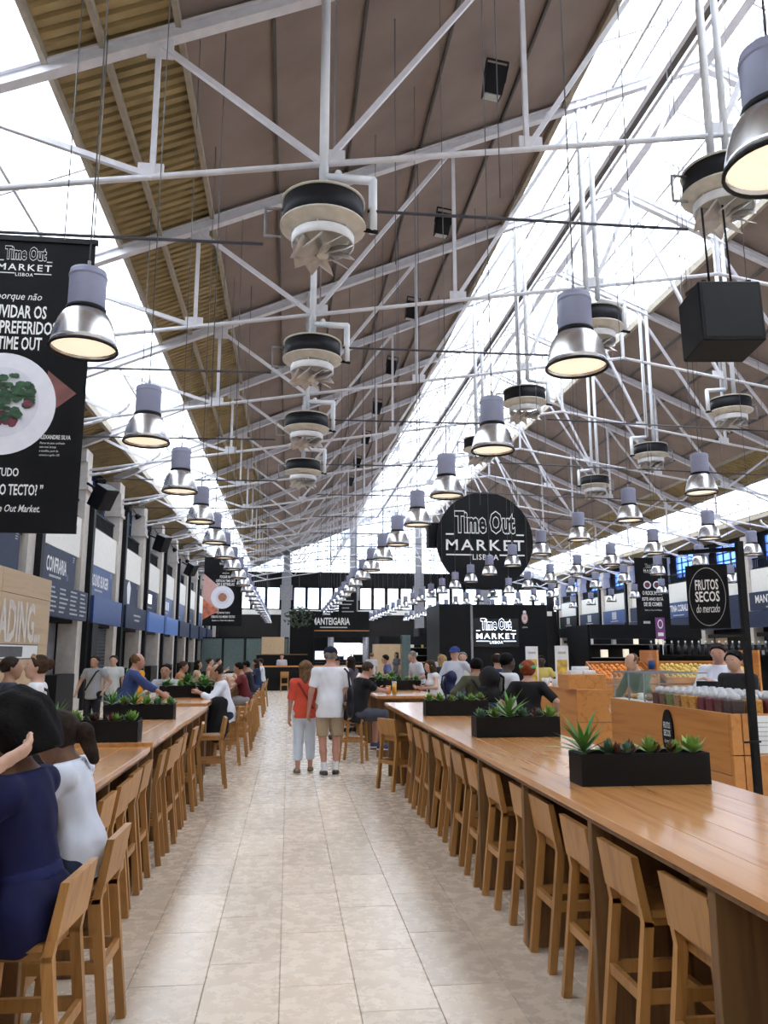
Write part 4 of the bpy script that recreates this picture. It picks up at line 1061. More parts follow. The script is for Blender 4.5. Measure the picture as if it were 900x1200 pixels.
[MB().box(a_, b_, 1.9, 1.98, c_, d_).build('lit_kitchen_panel', 'screen_lit', mk) for a_, b_, c_, d_ in ((-1.4, -.6, 1.3, 1.8), (-.55, .3, 1.5, 2.3), (.35, .9, 1.3, 2.1), (.95, 1.5, 1.6, 2.25))]; MB().box(-2.2, 1.7, 0, .6, 0, 1.15).build('stall_counter', 'black_paint', mk)
MB().box(-2.2, 1.7, -.03, 0, 2.95, 3.0).build('fascia_rule', 'table_top', mk)
for x in (-1.9, -.55, 1.5): MB().tube((x, .1, 0), (x, .1, 2.6), .18, 12).build('stall_column', 'steel_grey', mk)
fc = MB().box(-.01, .01, -.01, .01, -.01, 0).build('lettering_base', 'black_paint', mk); fc.matrix_basis = Matrix.Translation((0, -.005, 3.4)) @ Matrix.Rotation(math.pi / 2, 4, 'X')
text(fc, 'MANTEIGARIA', -.55, .12, .42, 2.2, bold=.02); quad(fc, -1.2, .4, -.27, -.2, 'letter_grey', 'small_print', .004)
sc2 = board('menu_screen', 'small lit blue screen at the far stall', 'screen', (3.6, 46.4, 1.95), X1, 1.1, .62, 'screen_lit', .05)
MB().box(-.03, .03, -1.95, -.31, -.04, -.01).build('stand', 'black_paint', sc2)
md = board('menu_board', 'tall dark menu board hanging beside the aisle lamp row far away', 'board', (3.05, 42, 4.35), X1, .95, 1.6, 'black_paint', .05)
for i in range(7): quad(md, -.3, .32 - .12 * (i % 3), .6 - .19 * i, .65 - .19 * i, 'letter_grey', 'menu_line', .004)
for s in (-1, 1): MB().tube((s * .4, .78, -.02), (s * .4, roofz(3.05 + s * .4) - 4.35, -.02), .01, 5).build('hanging_wire', 'wire', md)
flat('glass_panel', (.10, .14, .14), .25)
for i, (x, y, w, h, mt, lab) in enumerate(((-.9, 47, 1.3, 2.6, 'plywood', 'pale wooden cabinet at the far end left of the bar'), (5.75, 47, 1.6, 2.2, 'plywood', 'pale wooden cabinet at the far end, right of the pastry stall'), (6.75, 46, .5, 2.7, 'glass_panel', 'narrow blue-grey cabinet at the far end beside a pale one'))):
    o = MB().bbox(-w / 2, w / 2, 0, .6, 0, h, .01).build('cabinet', mt, loc=(x, y, 0)); tag(o, lab, 'cabinet')
    for q in range(2): MB().bbox(-w / 2 + .03 + q * w / 2, q * w / 2 - .03, -.02, 0, .1, h - .1, .004).build('door', mt, o)
for i in range(4):
    o = MB().bbox(-.7, .7, 0, .08, .4, 2.7, .01).build('glazed_screen', 'glass_panel', loc=(-5.4 + 1.55 * i, 58, 0)); tag(o, 'tall grey-green glazed screen at the far left, %s from the wall' % ORD[i].replace('nearest', 'first'), 'screen', 'glazed screens at the far left')
    MB().box(-.76, -.7, -.02, .1, 0, 2.8).box(.7, .76, -.02, .1, 0, 2.8).box(-.76, .76, -.02, .1, 2.7, 2.8).box(-.76, .76, -.02, .1, 0, .4).build('frame', 'black_paint', o)
# dark stalls filling the middle distance on the right
def stall(label, x, y, w, h, d=2.2, items=8):
    r = tag(empty('market_stall', (x, y, 0)), label, 'stall')
    MB().box(-w / 2, w / 2, d - .1, d, 0, h).build('back_panel', 'black_paint', r); MB().bbox(-w / 2, w / 2, 0, .6, 0, 1.1, .01).build('counter', 'dark_interior', r); MB().box(-w / 2, w / 2, -.02, .62, 1.1, 1.14).build('counter_top', 'table_top', r)
    if h > 2.2: MB().box(-w / 2, w / 2, -.2, .2, h - .5, h).build('canopy_fascia', 'black_paint', r)
    for s in (-1, 1): MB().box(s * w / 2 - .05, s * w / 2 + .05, 0, d, 0, h).build('side_post', 'black_paint', r)
    for z in ((1.5, 2.0) if h > 2.2 else (1.5,)): MB().box(-w / 2 + .1, w / 2 - .1, d - .4, d - .1, z, z + .03).build('shelf', 'steel_grey', r)
    for i in range(items):
        q = random.choice(('letter_white', 'letter_grey', 'plywood', 'lamp_glow', 'drink_print'))  # lamp_glow makes some goods glow though they are no lamps
        a = -w / 2 + .3 + (w - .6) * i / items; MB().box(a, a + random.uniform(.1, .3), d - .35, d - .2, 1.53 + (.5 * (i % 2) if h > 2.2 else 0), 1.7 + (.5 * (i % 2) if h > 2.2 else 0) + random.uniform(0, .15)).build('goods', q, r)
stall('dark stall with shelves of goods right of the black kiosk', 12.9, 28, 4.2, 2.7)
stall('dark stall behind the produce crates on the right', 14.5, 21.5, 5.0, 1.95)
stall('dark stall far right behind the man in the white shirt', 15.6, 17.5, 4.5, 1.85, items=10)
stall('dark stall at the far end between the columns', 12.5, 52, 8, 3.3, items=12)
stall('dark stall in the distance left of the black kiosk', 7.4, 49.5, 3.6, 2.7)
# strings of bottles on a shelf behind the counter
bs = tag(empty('bottle_shelf', (10.6, 16.4, 0)), 'long dark shelf lined with bottles behind the counter', 'shelf')
MB().box(-3.0, 2.8, 0, .3, 1.62, 1.66).build('shelf_board', 'black_paint', bs); MB().box(-3.0, 2.8, .28, .32, 0, 1.62).build('rear_panel', 'black_paint', bs)
for s in (-2.9, 0, 2.7): MB().box(s, s + .06, 0, .28, 0, 1.62).build('upright', 'black_paint', bs)
flat('bottle_dark', (.03, .03, .035), .2)
bme = MB().lathe([(0, 0), (.04, 0), (.04, .17), (.014, .22), (.014, .29), (0, .29)], 8).mesh('bottle')
cme = MB().lathe([(.0, .295), (.017, .295), (.017, .25), (.0, .25)], 8).mesh('cap')
for i in range(36):
    o = link('bottle', bme, 'bottle_dark', None, (7.75 + .155 * i, 16.52, 1.66)); link('cap', cme, 'letter_white', o); tag(o, 'dark bottle with pale cap on the long shelf behind the counter', 'bottle', 'bottles on the long shelf')

# ------------------------------------------------------------------ people: smooth implicit bodies meshed with surface nets
def nets(D, org, res):
    S = D < 0
    cnt = np.zeros(tuple(n - 1 for n in D.shape), np.int8)
    sl = lambda o, n: slice(o, n - 1 + o)
    nx, ny, nz = D.shape
    for i in (0, 1):
        for j in (0, 1):
            for k in (0, 1): cnt += S[sl(i, nx), sl(j, ny), sl(k, nz)]
    C = np.argwhere((cnt > 0) & (cnt < 8))
    if len(C) == 0: return np.zeros((0, 3)), []
    acc = np.zeros((len(C), 3)); num = np.zeros(len(C))
    cor = [(i, j, k) for i in (0, 1) for j in (0, 1) for k in (0, 1)]
    for a in cor:
        for ax in range(3):
            if a[ax]: continue
            b = list(a); b[ax] = 1
            A = D[C[:, 0] + a[0], C[:, 1] + a[1], C[:, 2] + a[2]]; B_ = D[C[:, 0] + b[0], C[:, 1] + b[1], C[:, 2] + b[2]]
            m = (A < 0) != (B_ < 0); t = np.where(m, A / np.where(m, A - B_, 1), 0)
            p = np.tile(np.array(a, float), (len(C), 1)); p[:, ax] += t
            acc += p * m[:, None]; num += m
    V = (C + acc / num[:, None]) * res + org
    idx = -np.ones(cnt.shape, np.int64); idx[C[:, 0], C[:, 1], C[:, 2]] = np.arange(len(C))
    F = []
    for ax in range(3):
        s0 = [slice(None)] * 3; s1 = [slice(None)] * 3; s0[ax] = slice(0, -1); s1[ax] = slice(1, None)
        A = S[tuple(s0)]; B_ = S[tuple(s1)]
        E_ = np.argwhere(A != B_); u, v = (ax + 1) % 3, (ax + 2) % 3
        ok = (E_[:, u] > 0) & (E_[:, v] > 0) & (E_[:, u] < D.shape[u] - 1) & (E_[:, v] < D.shape[v] - 1); E_ = E_[ok]
        def cell(du, dv):
            q = E_.copy(); q[:, u] += du; q[:, v] += dv; return idx[q[:, 0], q[:, 1], q[:, 2]]
        Q = np.stack([cell(-1, -1), cell(0, -1), cell(0, 0), cell(-1, 0)], 1)
        flip = ~A[E_[:, 0], E_[:, 1], E_[:, 2]]; Q[flip] = Q[flip][:, ::-1]
        F.append(Q)
    F = np.concatenate(F); F = F[(F >= 0).all(1)]
    return V, F
def rc(a, b, ra, rb=None, flat=None, cuts=()):
    return dict(a=np.array(a, float), b=np.array(b, float), ra=ra, rb=ra if rb is None else rb, flat=flat, cuts=cuts)
def surf(prims, res, k=.03, cuts=(), noise=0.):
    lo = np.min([np.minimum(p['a'], p['b']) - max(p['ra'], p['rb']) for p in prims], 0) - 3 * res
    hi = np.max([np.maximum(p['a'], p['b']) + max(p['ra'], p['rb']) for p in prims], 0) + 3 * res
    n = np.ceil((hi - lo) / res).astype(int) + 1
    D = np.full(n, .5, np.float32)
    ax = [lo[i] + res * np.arange(n[i]) for i in range(3)]
    for p in prims:
        m = max(p['ra'], p['rb']) + k + 2 * res
        i0 = np.clip(((np.minimum(p['a'], p['b']) - m - lo) / res).astype(int), 0, n); i1 = np.clip(((np.maximum(p['a'], p['b']) + m - lo) / res).astype(int) + 2, 0, n)
        s = tuple(slice(i0[i], i1[i]) for i in range(3))
        P = np.stack(np.meshgrid(*[ax[i][s[i]] for i in range(3)], indexing='ij'), -1)
        ba = p['b'] - p['a']; L = ba @ ba; q = P - p['a']
        t = np.clip((q @ ba) / L, 0, 1) if L > 1e-9 else np.zeros(P.shape[:3])
        q = q - t[..., None] * ba
        if p['flat'] is not None:
            nv, kf = p['flat']; nv = np.array(nv, float); c = q @ nv; q = q + ((kf - 1) * c)[..., None] * nv
        d = np.sqrt((q * q).sum(-1)) - (p['ra'] + (p['rb'] - p['ra']) * t)
        for cp, cn in p['cuts']: d = np.maximum(d, (P - np.array(cp)) @ np.array(cn))
        if noise: d = d + noise * (np.sin(P[..., 0] * 61 + P[..., 2] * 23) + np.sin(P[..., 1] * 67 - P[..., 2] * 17 + P[..., 0] * 9))
        o = D[s]; h = np.clip(.5 + .5 * (o - d) / k, 0, 1); D[s] = o * (1 - h) + d * h - k * h * (1 - h)
    if len(cuts):
        P = np.stack(np.meshgrid(*ax, indexing='ij'), -1)
        for cp, cn in cuts: D = np.maximum(D, (P - np.array(cp)) @ np.array(cn))
    return nets(D, lo, res)
def to_mesh(VF, name):
    vs, fs, o = [], [], 0
    for V, F in VF: vs.append(V); fs.append(np.array(F) + o); o += len(V)
    V = np.concatenate(vs); F = np.concatenate(fs)
    me = bpy.data.meshes.new(name); me.from_pydata(V.tolist(), [], F.tolist()); me.polygons.foreach_set('use_smooth', [True] * len(me.polygons))
    return me
nrm = lambda v: np.array(v, float) / np.linalg.norm(v)
def ik(S, W, l1, l2, hint):
    S, W = np.array(S, float), np.array(W, float); d = W - S; L = np.linalg.norm(d)
    if L > (l1 + l2) * .995: W = S + d / L * (l1 + l2) * .995; d = W - S; L = np.linalg.norm(d)
    u = d / L; a = (l1 * l1 - l2 * l2 + L * L) / (2 * L); h = math.sqrt(max(0, l1 * l1 - a * a))
    p = np.array(hint, float); p = p - (p @ u) * u; p = nrm(p)
    return S + u * a + p * h, W
CM = {}
def cm(c, rough=.8, name='cloth'):
    key = (tuple(c), rough)
    if key not in CM:
        CM[key] = '%s_%d' % (name, len(CM)); flat(CM[key], c, rough, var=.14 if max(c) < .3 else .04, vscale=9., spec=.25)
    return CM[key]
SK = {'light': (.56, .33, .24), 'tan': (.40, .22, .14), 'brown': (.20, .10, .06), 'dark': (.07, .038, .027), 'red': (.52, .27, .20)}
for n_, c_ in SK.items(): flat('skin_' + n_, c_, .5, var=.06, vscale=8)
HR = {'black': (.006, .005, .005), 'brown': (.06, .034, .02), 'dark': (.028, .018, .013), 'blond': (.38, .25, .11), 'grey': (.22, .20, .18), 'red': (.22, .05, .02), 'mid': (.16, .09, .045)}
for n_, c_ in HR.items(): flat('hair_' + n_, c_, .7, var=.45, vscale=25, spec=.12, bump=.6, bscale=70)
flat('eye_dark', (.02, .015, .012), .3); flat('lips', (.30, .10, .09), .5); flat('eye_white', (.75, .73, .70), .4)

def person(label, x, y, rz, H=1.72, sit=None, lean=0., twist=0., side=0., head=(0., 0.), female=False, skin='light', top=((.5, .5, .5), .55, -.12), bottom=((.05, .06, .1), 1.9), shoes=(.03, .03, .03),
           hair=('dark', 'short'), arms=(None, None), legs=None, res=.02, bulk=1., dress=False, socks=None, face=False, hat=None, group=None, strap=None, seat_x=0.):
    s = H / 1.75; R_ = res
    pz = (sit + .095) if sit is not None else .95 * s
    pel = np.array([0, 0, pz])
    cl, sl_ = math.cos(lean), math.sin(lean)
    U = np.array([math.sin(side), sl_ * math.cos(side), cl * math.cos(side)]); U = nrm(U)
    F0 = np.array([math.sin(-twist), math.cos(twist), 0]); Fv = nrm(F0 - (F0 @ U) * U); Rv = np.cross(Fv, U)
    T_ = lambda a, b, c: pel + s * (Rv * a + Fv * b + U * c)
    bw = bulk; fem = .92 if female else 1.
    sh = [T_(sg * .178 * fem * bw ** .4, -.015, .445) for sg in (-1, 1)]
    neck = T_(0, -.015, .50)
    hy, hp_ = head
    hf = nrm(Fv * math.cos(hy) * math.cos(hp_) - Rv * math.sin(hy) * math.cos(hp_) + np.array([0, 0, 1.]) * math.sin(hp_) + U * 0)
    hr = nrm(np.cross(hf, U * .3 + np.array([0, 0, .7]))); hu = np.cross(hr, hf)
    hc = neck + s * .055 * U + hu * .095 * s + hf * .03
    hd = lambda a, b, c: hc + (hr * a + hf * b + hu * c) * (.96 if H > 1.5 else .92)
    # legs
    hips = [pel + s * (np.array([1, 0, 0]) * sg * .09) + np.array([0, 0, -.02]) for sg in (-1, 1)]
    knees, ankles, toes = [], [], []
    for i, sg in enumerate((-1, 1)):
        if legs and legs[i] is not None: kn, an = [np.array(v, float) for v in legs[i][:2]]
        elif sit is not None: kn = hips[i] + np.array([sg * .06, .40 * s, -.02]); an = kn + np.array([0, -.04, -.41 * s])
        else: kn = np.array([sg * .095, .015, .5 * s]); an = np.array([sg * .10, -.02, .085])
        knees.append(kn); ankles.append(an)
        ft = nrm(np.array([sg * .15, 1, 0])) if not (legs and legs[i] is not None and len(legs[i]) > 2) else nrm(legs[i][2])
        toes.append(ft)
    # arms
    elb, wri = [], []
    for i, sg in enumerate((-1, 1)):
        w = arms[i]
        if w is None: w = sh[i] + s * np.array([sg * .07, .06, -.53])
        e, w = ik(sh[i], w, .285 * s, .255 * s, np.array([sg * .7, -.5, -.5]))
        elb.append(e); wri.append(w)
    fl = lambda kf: (Fv, kf)
    def torso(g, bust=True):
        L = [rc(pel + s * U * .0, T_(0, 0, .14), (.155 if not female else .16) * s * bw + g, (.14 if not female else .122) * s * bw + g, fl(1.28)),
             rc(T_(0, 0, .14), T_(0, .005, .34), (.14 if not female else .122) * s * bw + g, .15 * s * fem * bw + g, fl(1.35)),
             rc(T_(0, 0, .34), T_(0, -.01, .42), .15 * s * fem * bw + g, .13 * s * fem * bw + g, fl(1.4)),
             rc(sh[0], sh[1], .058 * s + g, .058 * s + g)]
        if female and bust: L += [rc(T_(sg * .07, .085, .31), T_(sg * .07, .085, .31), .06 * s + g) for sg in (-1, 1)]
        return L
    body = torso(0.)
    body += [rc(neck - U * .03, hd(0, -.015, -.05), .058 * s, .052 * s)]
    body += [rc(hd(0, -.012, .03), hd(0, .012, .015), .089, .082), rc(hd(0, .035, -.01), hd(0, .05, -.072), .062, .04), rc(hd(-.025, .05, -.06), hd(.025, .05, -.06), .036),
             rc(hd(0, .085, .012), hd(0, .108, -.022), .010, .015)] + [rc(hd(sg * .083, -.005, -.015), hd(sg * .088, -.012, .015), .016, .018) for sg in (-1, 1)]
    for i, sg in enumerate((-1, 1)):
        body += [rc(sh[i], elb[i], .047 * s * bw ** .5, .038 * s), rc(elb[i], wri[i], .039 * s, .026 * s)]
        body += [rc(hips[i], knees[i], .088 * s * bw ** .5, .055 * s), rc(knees[i], knees[i] * .6 + ankles[i] * .4 + np.array([0, -.008, 0]), .054 * s, .052 * s), rc(knees[i] * .6 + ankles[i] * .4 + np.array([0, -.008, 0]), ankles[i], .052 * s, .034 * s)]
        body += [rc(ankles[i] + np.array([0, 0, -.02]), ankles[i] + toes[i] * .13 + np.array([0, 0, -.05]), .034 * s, .03 * s)]
        d = nrm(wri[i] - elb[i])
        if R_ > .02: body.append(rc(wri[i], wri[i] + d * .14 * s, .028, .024))
    VF = [surf(body, R_, .025)]
    if R_ <= .02:
        for i, sg in enumerate((-1, 1)):
            d = nrm(wri[i] - elb[i]); lat = np.array([-sg * .3, .9, .2]); lat = lat - (lat @ d) * d
            if np.linalg.norm(lat) < .2: lat = np.array([0, 0, 1.]) - d[2] * d
            lat = nrm(lat); nv = np.cross(d, lat) * sg; w = wri[i]; q = .95 * s      # thumb side = lat, palm side = nv
            nv = nv if nv @ np.array([-sg, 0, -.4]) > 0 else -nv
            hnd = [rc(w - d * .02, w + d * .03 * q, .025, .03, (nv, 1.35)), rc(w + d * .03 * q, w + d * .085 * q, .034, .036, (nv, 1.9))]
            for j, (off, ln) in enumerate(((.027, .9), (.009, 1.), (-.009, .95), (-.026, .75))):
                p0 = w + d * .085 * q + lat * off; d1 = nrm(d + nv * .35 + lat * off * 2); p1 = p0 + d1 * .045 * ln * q; d2 = nrm(d + nv * 1.1); p2 = p1 + d2 * .04 * ln * q
                hnd += [rc(p0 - d * .02, p1, .0095, .0085), rc(p1, p2, .0085, .0072)]
            t0 = w + d * .025 * q + lat * .024; t1 = t0 + nrm(d * .6 + lat * .8 + nv * .2) * .045 * q
            hnd += [rc(t0, t1, .012, .0105), rc(t1, t1 + nrm(d + lat * .25 + nv * .3) * .034 * q, .0105, .008)]
            VF.append(surf(hnd, .0065, .007))
    root = link('person', to_mesh(VF, 'person'), 'skin_' + skin, None, (x, y, 0)); root.rotation_euler = (0, 0, rz)
    tag(root, label, 'person', group)
    # clothes
    tc, slv, hem = top; g = .014
    tp = torso(g)
    for i in range(2):
        if slv > 0:
            f1 = min(1, slv); end = sh[i] + (elb[i] - sh[i]) * f1; dn = nrm(elb[i] - sh[i])
            tp.append(rc(sh[i], elb[i], .047 * s * bw ** .5 + g + .006, .04 * s + g + .006, cuts=[(end, dn)] if slv < 1 else ()))
            if slv > 1:
                end = elb[i] + (wri[i] - elb[i]) * (slv - 1); dn = nrm(wri[i] - elb[i]); tp.append(rc(elb[i], wri[i], .041 * s + g, .03 * s + g, cuts=[(end, dn)]))
    cuts = []
    if dress:
        for i in range(2): tp.append(rc(hips[i], knees[i], .115 * s, .085 * s, cuts=[(knees[i] + nrm(knees[i] - hips[i]) * .02, nrm(knees[i] - hips[i]))]))
        tp.append(rc(hips[0], hips[1], .15 * s, .15 * s)); tp.append(rc(knees[0], knees[1], .07 * s, .07 * s, cuts=[(knees[0] + np.array([0, .02, 0]), np.array([0, 1., 0]))]))
    else:
        hp0 = T_(0, 0, hem); cuts = [(hp0, -U)]
        tp.append(rc(T_(0, 0, hem - .1), T_(0, 0, .05), .165 * s * bw + g, .158 * s * bw + g, fl(1.25)))
    cuts.append((neck + U * .012, U))
    if slv == 0: pass
    nz_ = .0022 if R_ <= .016 else 0.
    link('shirt' if not dress else 'dress', to_mesh([surf(tp, R_, .03, cuts, nz_)], 'shirt'), cm(tc), root)
    if dress:
        link('belt', to_mesh([surf(torso(g + .007), .012, .03, [(T_(0, 0, .09), -U), (T_(0, 0, .145), U)])], 'belt'), cm(tuple(c * 1.5 for c in tc)), root)
    if bottom:
        bc, bl = bottom; bp = [rc(pel, T_(0, 0, .1), .162 * s * bw, .15 * s * bw, fl(1.25), [(T_(0, 0, .1), U)]), rc(hips[0], hips[1], .10 * s, .10 * s)]
        if dress: bp = []
        for i in range(2):
            dn = nrm(knees[i] - hips[i]); e1 = hips[i] + (knees[i] - hips[i]) * min(1, bl)
            wd = .024 if bl < 1.2 else .019
            bp.append(rc(hips[i], knees[i], .094 * s * bw ** .5 + .006, .058 * s + wd, cuts=[(e1, dn)] if bl < 1 else ()))
            if bl > 1:
                dn = nrm(ankles[i] - knees[i]); e1 = knees[i] + (ankles[i] - knees[i]) * (bl - 1); bp.append(rc(knees[i], ankles[i], .06 * s + wd, .043 * s + wd, cuts=[(e1, dn)] if bl < 2 else ()))
        link('trousers' if bl > 1.3 else 'shorts', to_mesh([surf(bp, R_, .025, (), nz_)], 'trousers'), cm(bc), root)
    for i, sg in enumerate((-1, 1)):
        a = ankles[i]; t = toes[i]; sole = a[2] - .083
        so = [rc(a - t * .035 + np.array([0, 0, -.045]), a + t * .07 + np.array([0, 0, -.045]), .043 * s, .046 * s), rc(a + t * .07 + np.array([0, 0, -.045]), a + t * .165 * s + np.array([0, 0, -.055]), .046 * s, .034 * s), rc(a + np.array([0, 0, -.03]), a, .042 * s, .04 * s, cuts=[(a + np.array([0, 0, -.005]), np.array([0, 0, 1.]))])]
        sho = link('shoe', to_mesh([surf(so, min(R_, .014), .02, [((0, 0, sole), (0, 0, -1.))])], 'shoe'), cm(shoes, .6), root)
        if R_ <= .016:
            sp_ = [rc(a - t * .035 + np.array([0, 0, -.07]), a + t * .16 * s + np.array([0, 0, -.07]), .047 * s, .04 * s)]
            link('sole', to_mesh([surf(sp_, .008, .01, [((0, 0, sole), (0, 0, -1.)), ((0, 0, sole + .022), (0, 0, 1.))])], 'sole'), cm((.7, .69, .67)), sho)
        if socks:
            dn = nrm(ankles[i] - knees[i]); st_ = ankles[i] - dn * .13
            link('sock', to_mesh([surf([rc(ankles[i] - dn * .16, ankles[i] + dn * .03, .047 * s, .04 * s, cuts=[(st_, -dn)])], min(R_, .016), .01)], 'sock'), cm(socks), root)
    hcol, sty = hair
    if sty != 'bald':
        face_n = nrm(hf - hu * .55)
        hp = [rc(hd(0, -.02, .033), hd(0, .012, .028), .101, .094)]
        hcuts = [(hd(0, .042, .052), face_n)]
        ext = []
        if sty == 'short': hcuts.append((hd(0, -.06, -.035), nrm(-hu + hf * .25)))
        elif sty == 'balding': hcuts += [(hd(0, .0, .06), nrm(hu * .8 + hf * .6)), (hd(0, -.06, -.04), -hu)]
        else: hcuts.append((hd(0, 0, -.09), -hu))
        if sty == 'long': ext = [rc(hd(0, -.05, 0), hd(0, -.065, -.2), .085, .075, (hf, 1.3)), rc(hd(-.06, 0, -.02), hd(-.075, .0, -.17), .04, .03), rc(hd(.06, 0, -.02), hd(.075, .0, -.17), .04, .03)]
        if sty == 'bob': ext = [rc(hd(0, -.045, 0), hd(0, -.05, -.1), .09, .085, (hf, 1.2)), rc(hd(-.07, .0, .0), hd(-.075, .0, -.09), .04, .04), rc(hd(.07, .0, .0), hd(.075, .0, -.09), .04, .04)]
        if sty == 'pony': ext = [rc(hd(0, -.1, .0), hd(0, -.135, -.02), .026, .036), rc(hd(0, -.135, -.02), hd(.0, -.135, -.17), .042, .026)]
        if sty == 'bun': ext = [rc(hd(0, -.115, .04), hd(0, -.12, .05), .05)]
        if sty == 'afro': hp = [rc(hd(0, -.04, .05), hd(0, -.01, .05), .15, .14), rc(hd(0, -.08, -.03), hd(0, -.08, -.05), .12)]
        VF = [surf(hp, R_ * .8, .02, hcuts, .0018 if sty != 'afro' else .005)]
        if ext: VF.append(surf(ext, R_ * .8, .025, (), .002))
        ho = link('hair', to_mesh(VF, 'hair'), 'hair_' + hcol, root)
        if sty == 'pony' and R_ < .016: link('hair_tie', to_mesh([surf([rc(hd(0, -.112, -.005), hd(0, -.12, -.01), .034)], .008, .01)], 'hair_tie'), cm((.6, .5, .55)), ho)
    if hat:
        kind, hcol2 = hat
        if kind == 'cap':
            c_ = link('cap', to_mesh([surf([rc(hd(0, -.015, .05), hd(0, .01, .05), .105, .1, cuts=[(hd(0, 0, .03), -hu)]), rc(hd(-.04, .1, .04), hd(.04, .1, .04), .06, .06, (hu, 6.), [(hd(0, .05, .03), -hf)])], min(R_, .016), .01)], 'cap'), cm(hcol2), root)
        if kind == 'band': link('headband', to_mesh([surf([rc(hd(0, -.01, .045), hd(0, .0, .055), .109, .104, cuts=[(hd(0, .0, .085), nrm(hu + hf * -.2)), (hd(0, 0, .04), -nrm(hu + hf * -.2))])], min(R_, .014), .01)], 'headband'), cm(hcol2), root)
        if kind == 'glasses':
            gl = MB()
            for sg in (-1, 1): gl.tube(hd(sg * .012, .045, .118), hd(sg * .062, .04, .115), .02, 8); gl.tube(hd(sg * .07, .035, .11), hd(sg * .088, -.04, .02), .005, 5)
            gl.build('sunglasses', cm((.45, .30, .16), .3), root)
        if kind == 'specs':
            gl = MB()
            for sg in (-1, 1): gl.path([hd(sg * .012, .098, .012), hd(sg * .05, .088, .014), hd(sg * .085, .0, .01)], .005, 5)
            gl.build('spectacles', 'black_paint', root)
    if face:
        for sg in (-1, 1):
            MB().ball(hd(sg * .031, .083, .012), .011, 6, (1, 1, .7)).build('eye', 'eye_dark', root)
            MB().tube(hd(sg * .016, .092, .032), hd(sg * .048, .082, .031), .0045, 5).build('eyebrow', 'hair_' + (hcol if sty != 'bald' else 'dark'), root)
        MB().tube(hd(-.022, .086, -.052), hd(.022, .086, -.052), .0065, 5).build('mouth', 'lips', root)
    if strap:
        a, b_, col_ = strap        # shoulder index, opposite hip
        pts = []
        for j in range(13):
            t = j / 12; c0 = T_((-.13 + .27 * t) * (1 if a == 0 else -1), 0, .47 - .45 * t)
            for sd in ((1,) if b_ == 'f' else (-1,) if b_ == 'b' else (1, -1)): pass
            pts.append((c0, t))
        for sd in (1, -1):
            m = MB(); q = [c0 + Fv * sd * s * (.115 + .02 * math.sin(math.pi * t)) * bw if 0 < t < 1 else c0 + Fv * sd * .05 for c0, t in pts]
            for u, v in zip(q[:-1], q[1:]): m.bar(u, v, .03, .012, Fv * sd)
            m.build('strap', cm(col_), root)
    return root
def W(x, y, rz, p):
    """world point -> the person's own frame"""
    dx, dy = p[0] - x, p[1] - y; c, s_ = math.cos(-rz), math.sin(-rz)
    return (c * dx - s_ * dy, s_ * dx + c * dy, p[2])
def pack(name, label, cat, x, y, z, rz, w, d, h, col, tilt=0., parts=()):
    V = surf([rc((-w * .3, 0, h * .2), (w * .3, 0, h * .2), d * .55, d * .55), rc((-w * .28, 0, h * .75), (w * .28, 0, h * .75), d * .5, d * .5), rc((0, 0, h * .15), (0, 0, h * .85), d * .6, d * .55)], .015, .06, [((0, 0, 0), (0, 0, -1.))])
    o = link(name, to_mesh([V], name), cm(col), None, (x, y, z)); o.rotation_euler = (tilt, 0, rz); tag(o, label, cat)
    o2 = link('pocket', to_mesh([surf([rc((-w * .2, -d * .5, h * .25), (w * .2, -d * .5, h * .25), d * .22), rc((-w * .2, -d * .5, h * .4), (w * .2, -d * .5, h * .4), d * .2)], .012, .03)], 'pocket'), cm(col), o)
    for sg in (-1, 1):
        m = MB(); m.path([(sg * w * .25, d * .4, h * .9), (sg * w * .28, d * .85, h * .75), (sg * w * .28, d * .8, h * .35), (sg * w * .25, d * .4, h * .1)], .016, 6); m.build('shoulder_strap', cm(tuple(c * .7 for c in col)), o)
    MB().path([(-.05, .0, h * .98), (-.03, .0, h * 1.06), (.03, 0, h * 1.06), (.05, 0, h * .98)], .01, 6).build('handle', cm(col), o)
    return o
PI = math.pi
LEFT, RIGHT, AWAY, TO = PI / 2, -PI / 2, 0., PI

# -- front left
p1 = (-.97, 3.4, 1.46)
person('woman in a navy dress seen from behind on the nearest left stool', *p1, H=1.68, sit=.66, lean=.16, female=True, skin='brown', top=((.010, .012, .055), 1.25, -.1), dress=True, bottom=((.05, .09, .22), 1.8), shoes=(.02, .02, .025),
       hair=('black', 'afro'), arms=(W(*p1, (-1.4, 3.2, 1.03)), W(*p1, (-1.4, 3.6, 1.03))), res=.012, bulk=1.12, head=(0, -.15))
p2 = (-.955, 4.1, 1.55)
person('girl with a dark ponytail in a white shirt on the second left stool', *p2, H=1.52, sit=.66, lean=.2, female=True, skin='brown', top=((.74, .77, .86), 1.9, -.1), bottom=((.03, .04, .08), 1.95), hair=('dark', 'pony'),
       arms=(W(*p2, (-1.38, 3.98, 1.02)), W(*p2, (-1.38, 4.35, 1.02))), res=.012, head=(0, -.2), bulk=1.05)
p3 = (-1.38, 2.40, -.7)
person('person at the left edge reaching a hand across, only the hand showing', *p3, H=1.7, sit=.66, lean=.2, skin='light', top=((.05, .05, .06), 1.5, -.1), hair=('dark', 'short'), arms=(None, W(*p3, (-.88, 2.74, 1.36))), res=.02)
stool(-1.38, 2.40, -.7 + PI / 2, 'wooden bar stool under the person whose hand shows at the left edge', gL)
bpk = pack('backpack', 'black backpack with a red strap lying on the front left table', 'backpack', -1.62, 5.05, .977, .9, .46, .26, .36, (.012, .012, .014), 0.)
MB().path([(-.1, -.1, .33), (-.02, -.16, .36), (.06, -.12, .33)], .012, 6).build('red_strap', cm((.5, .03, .03)), bpk)
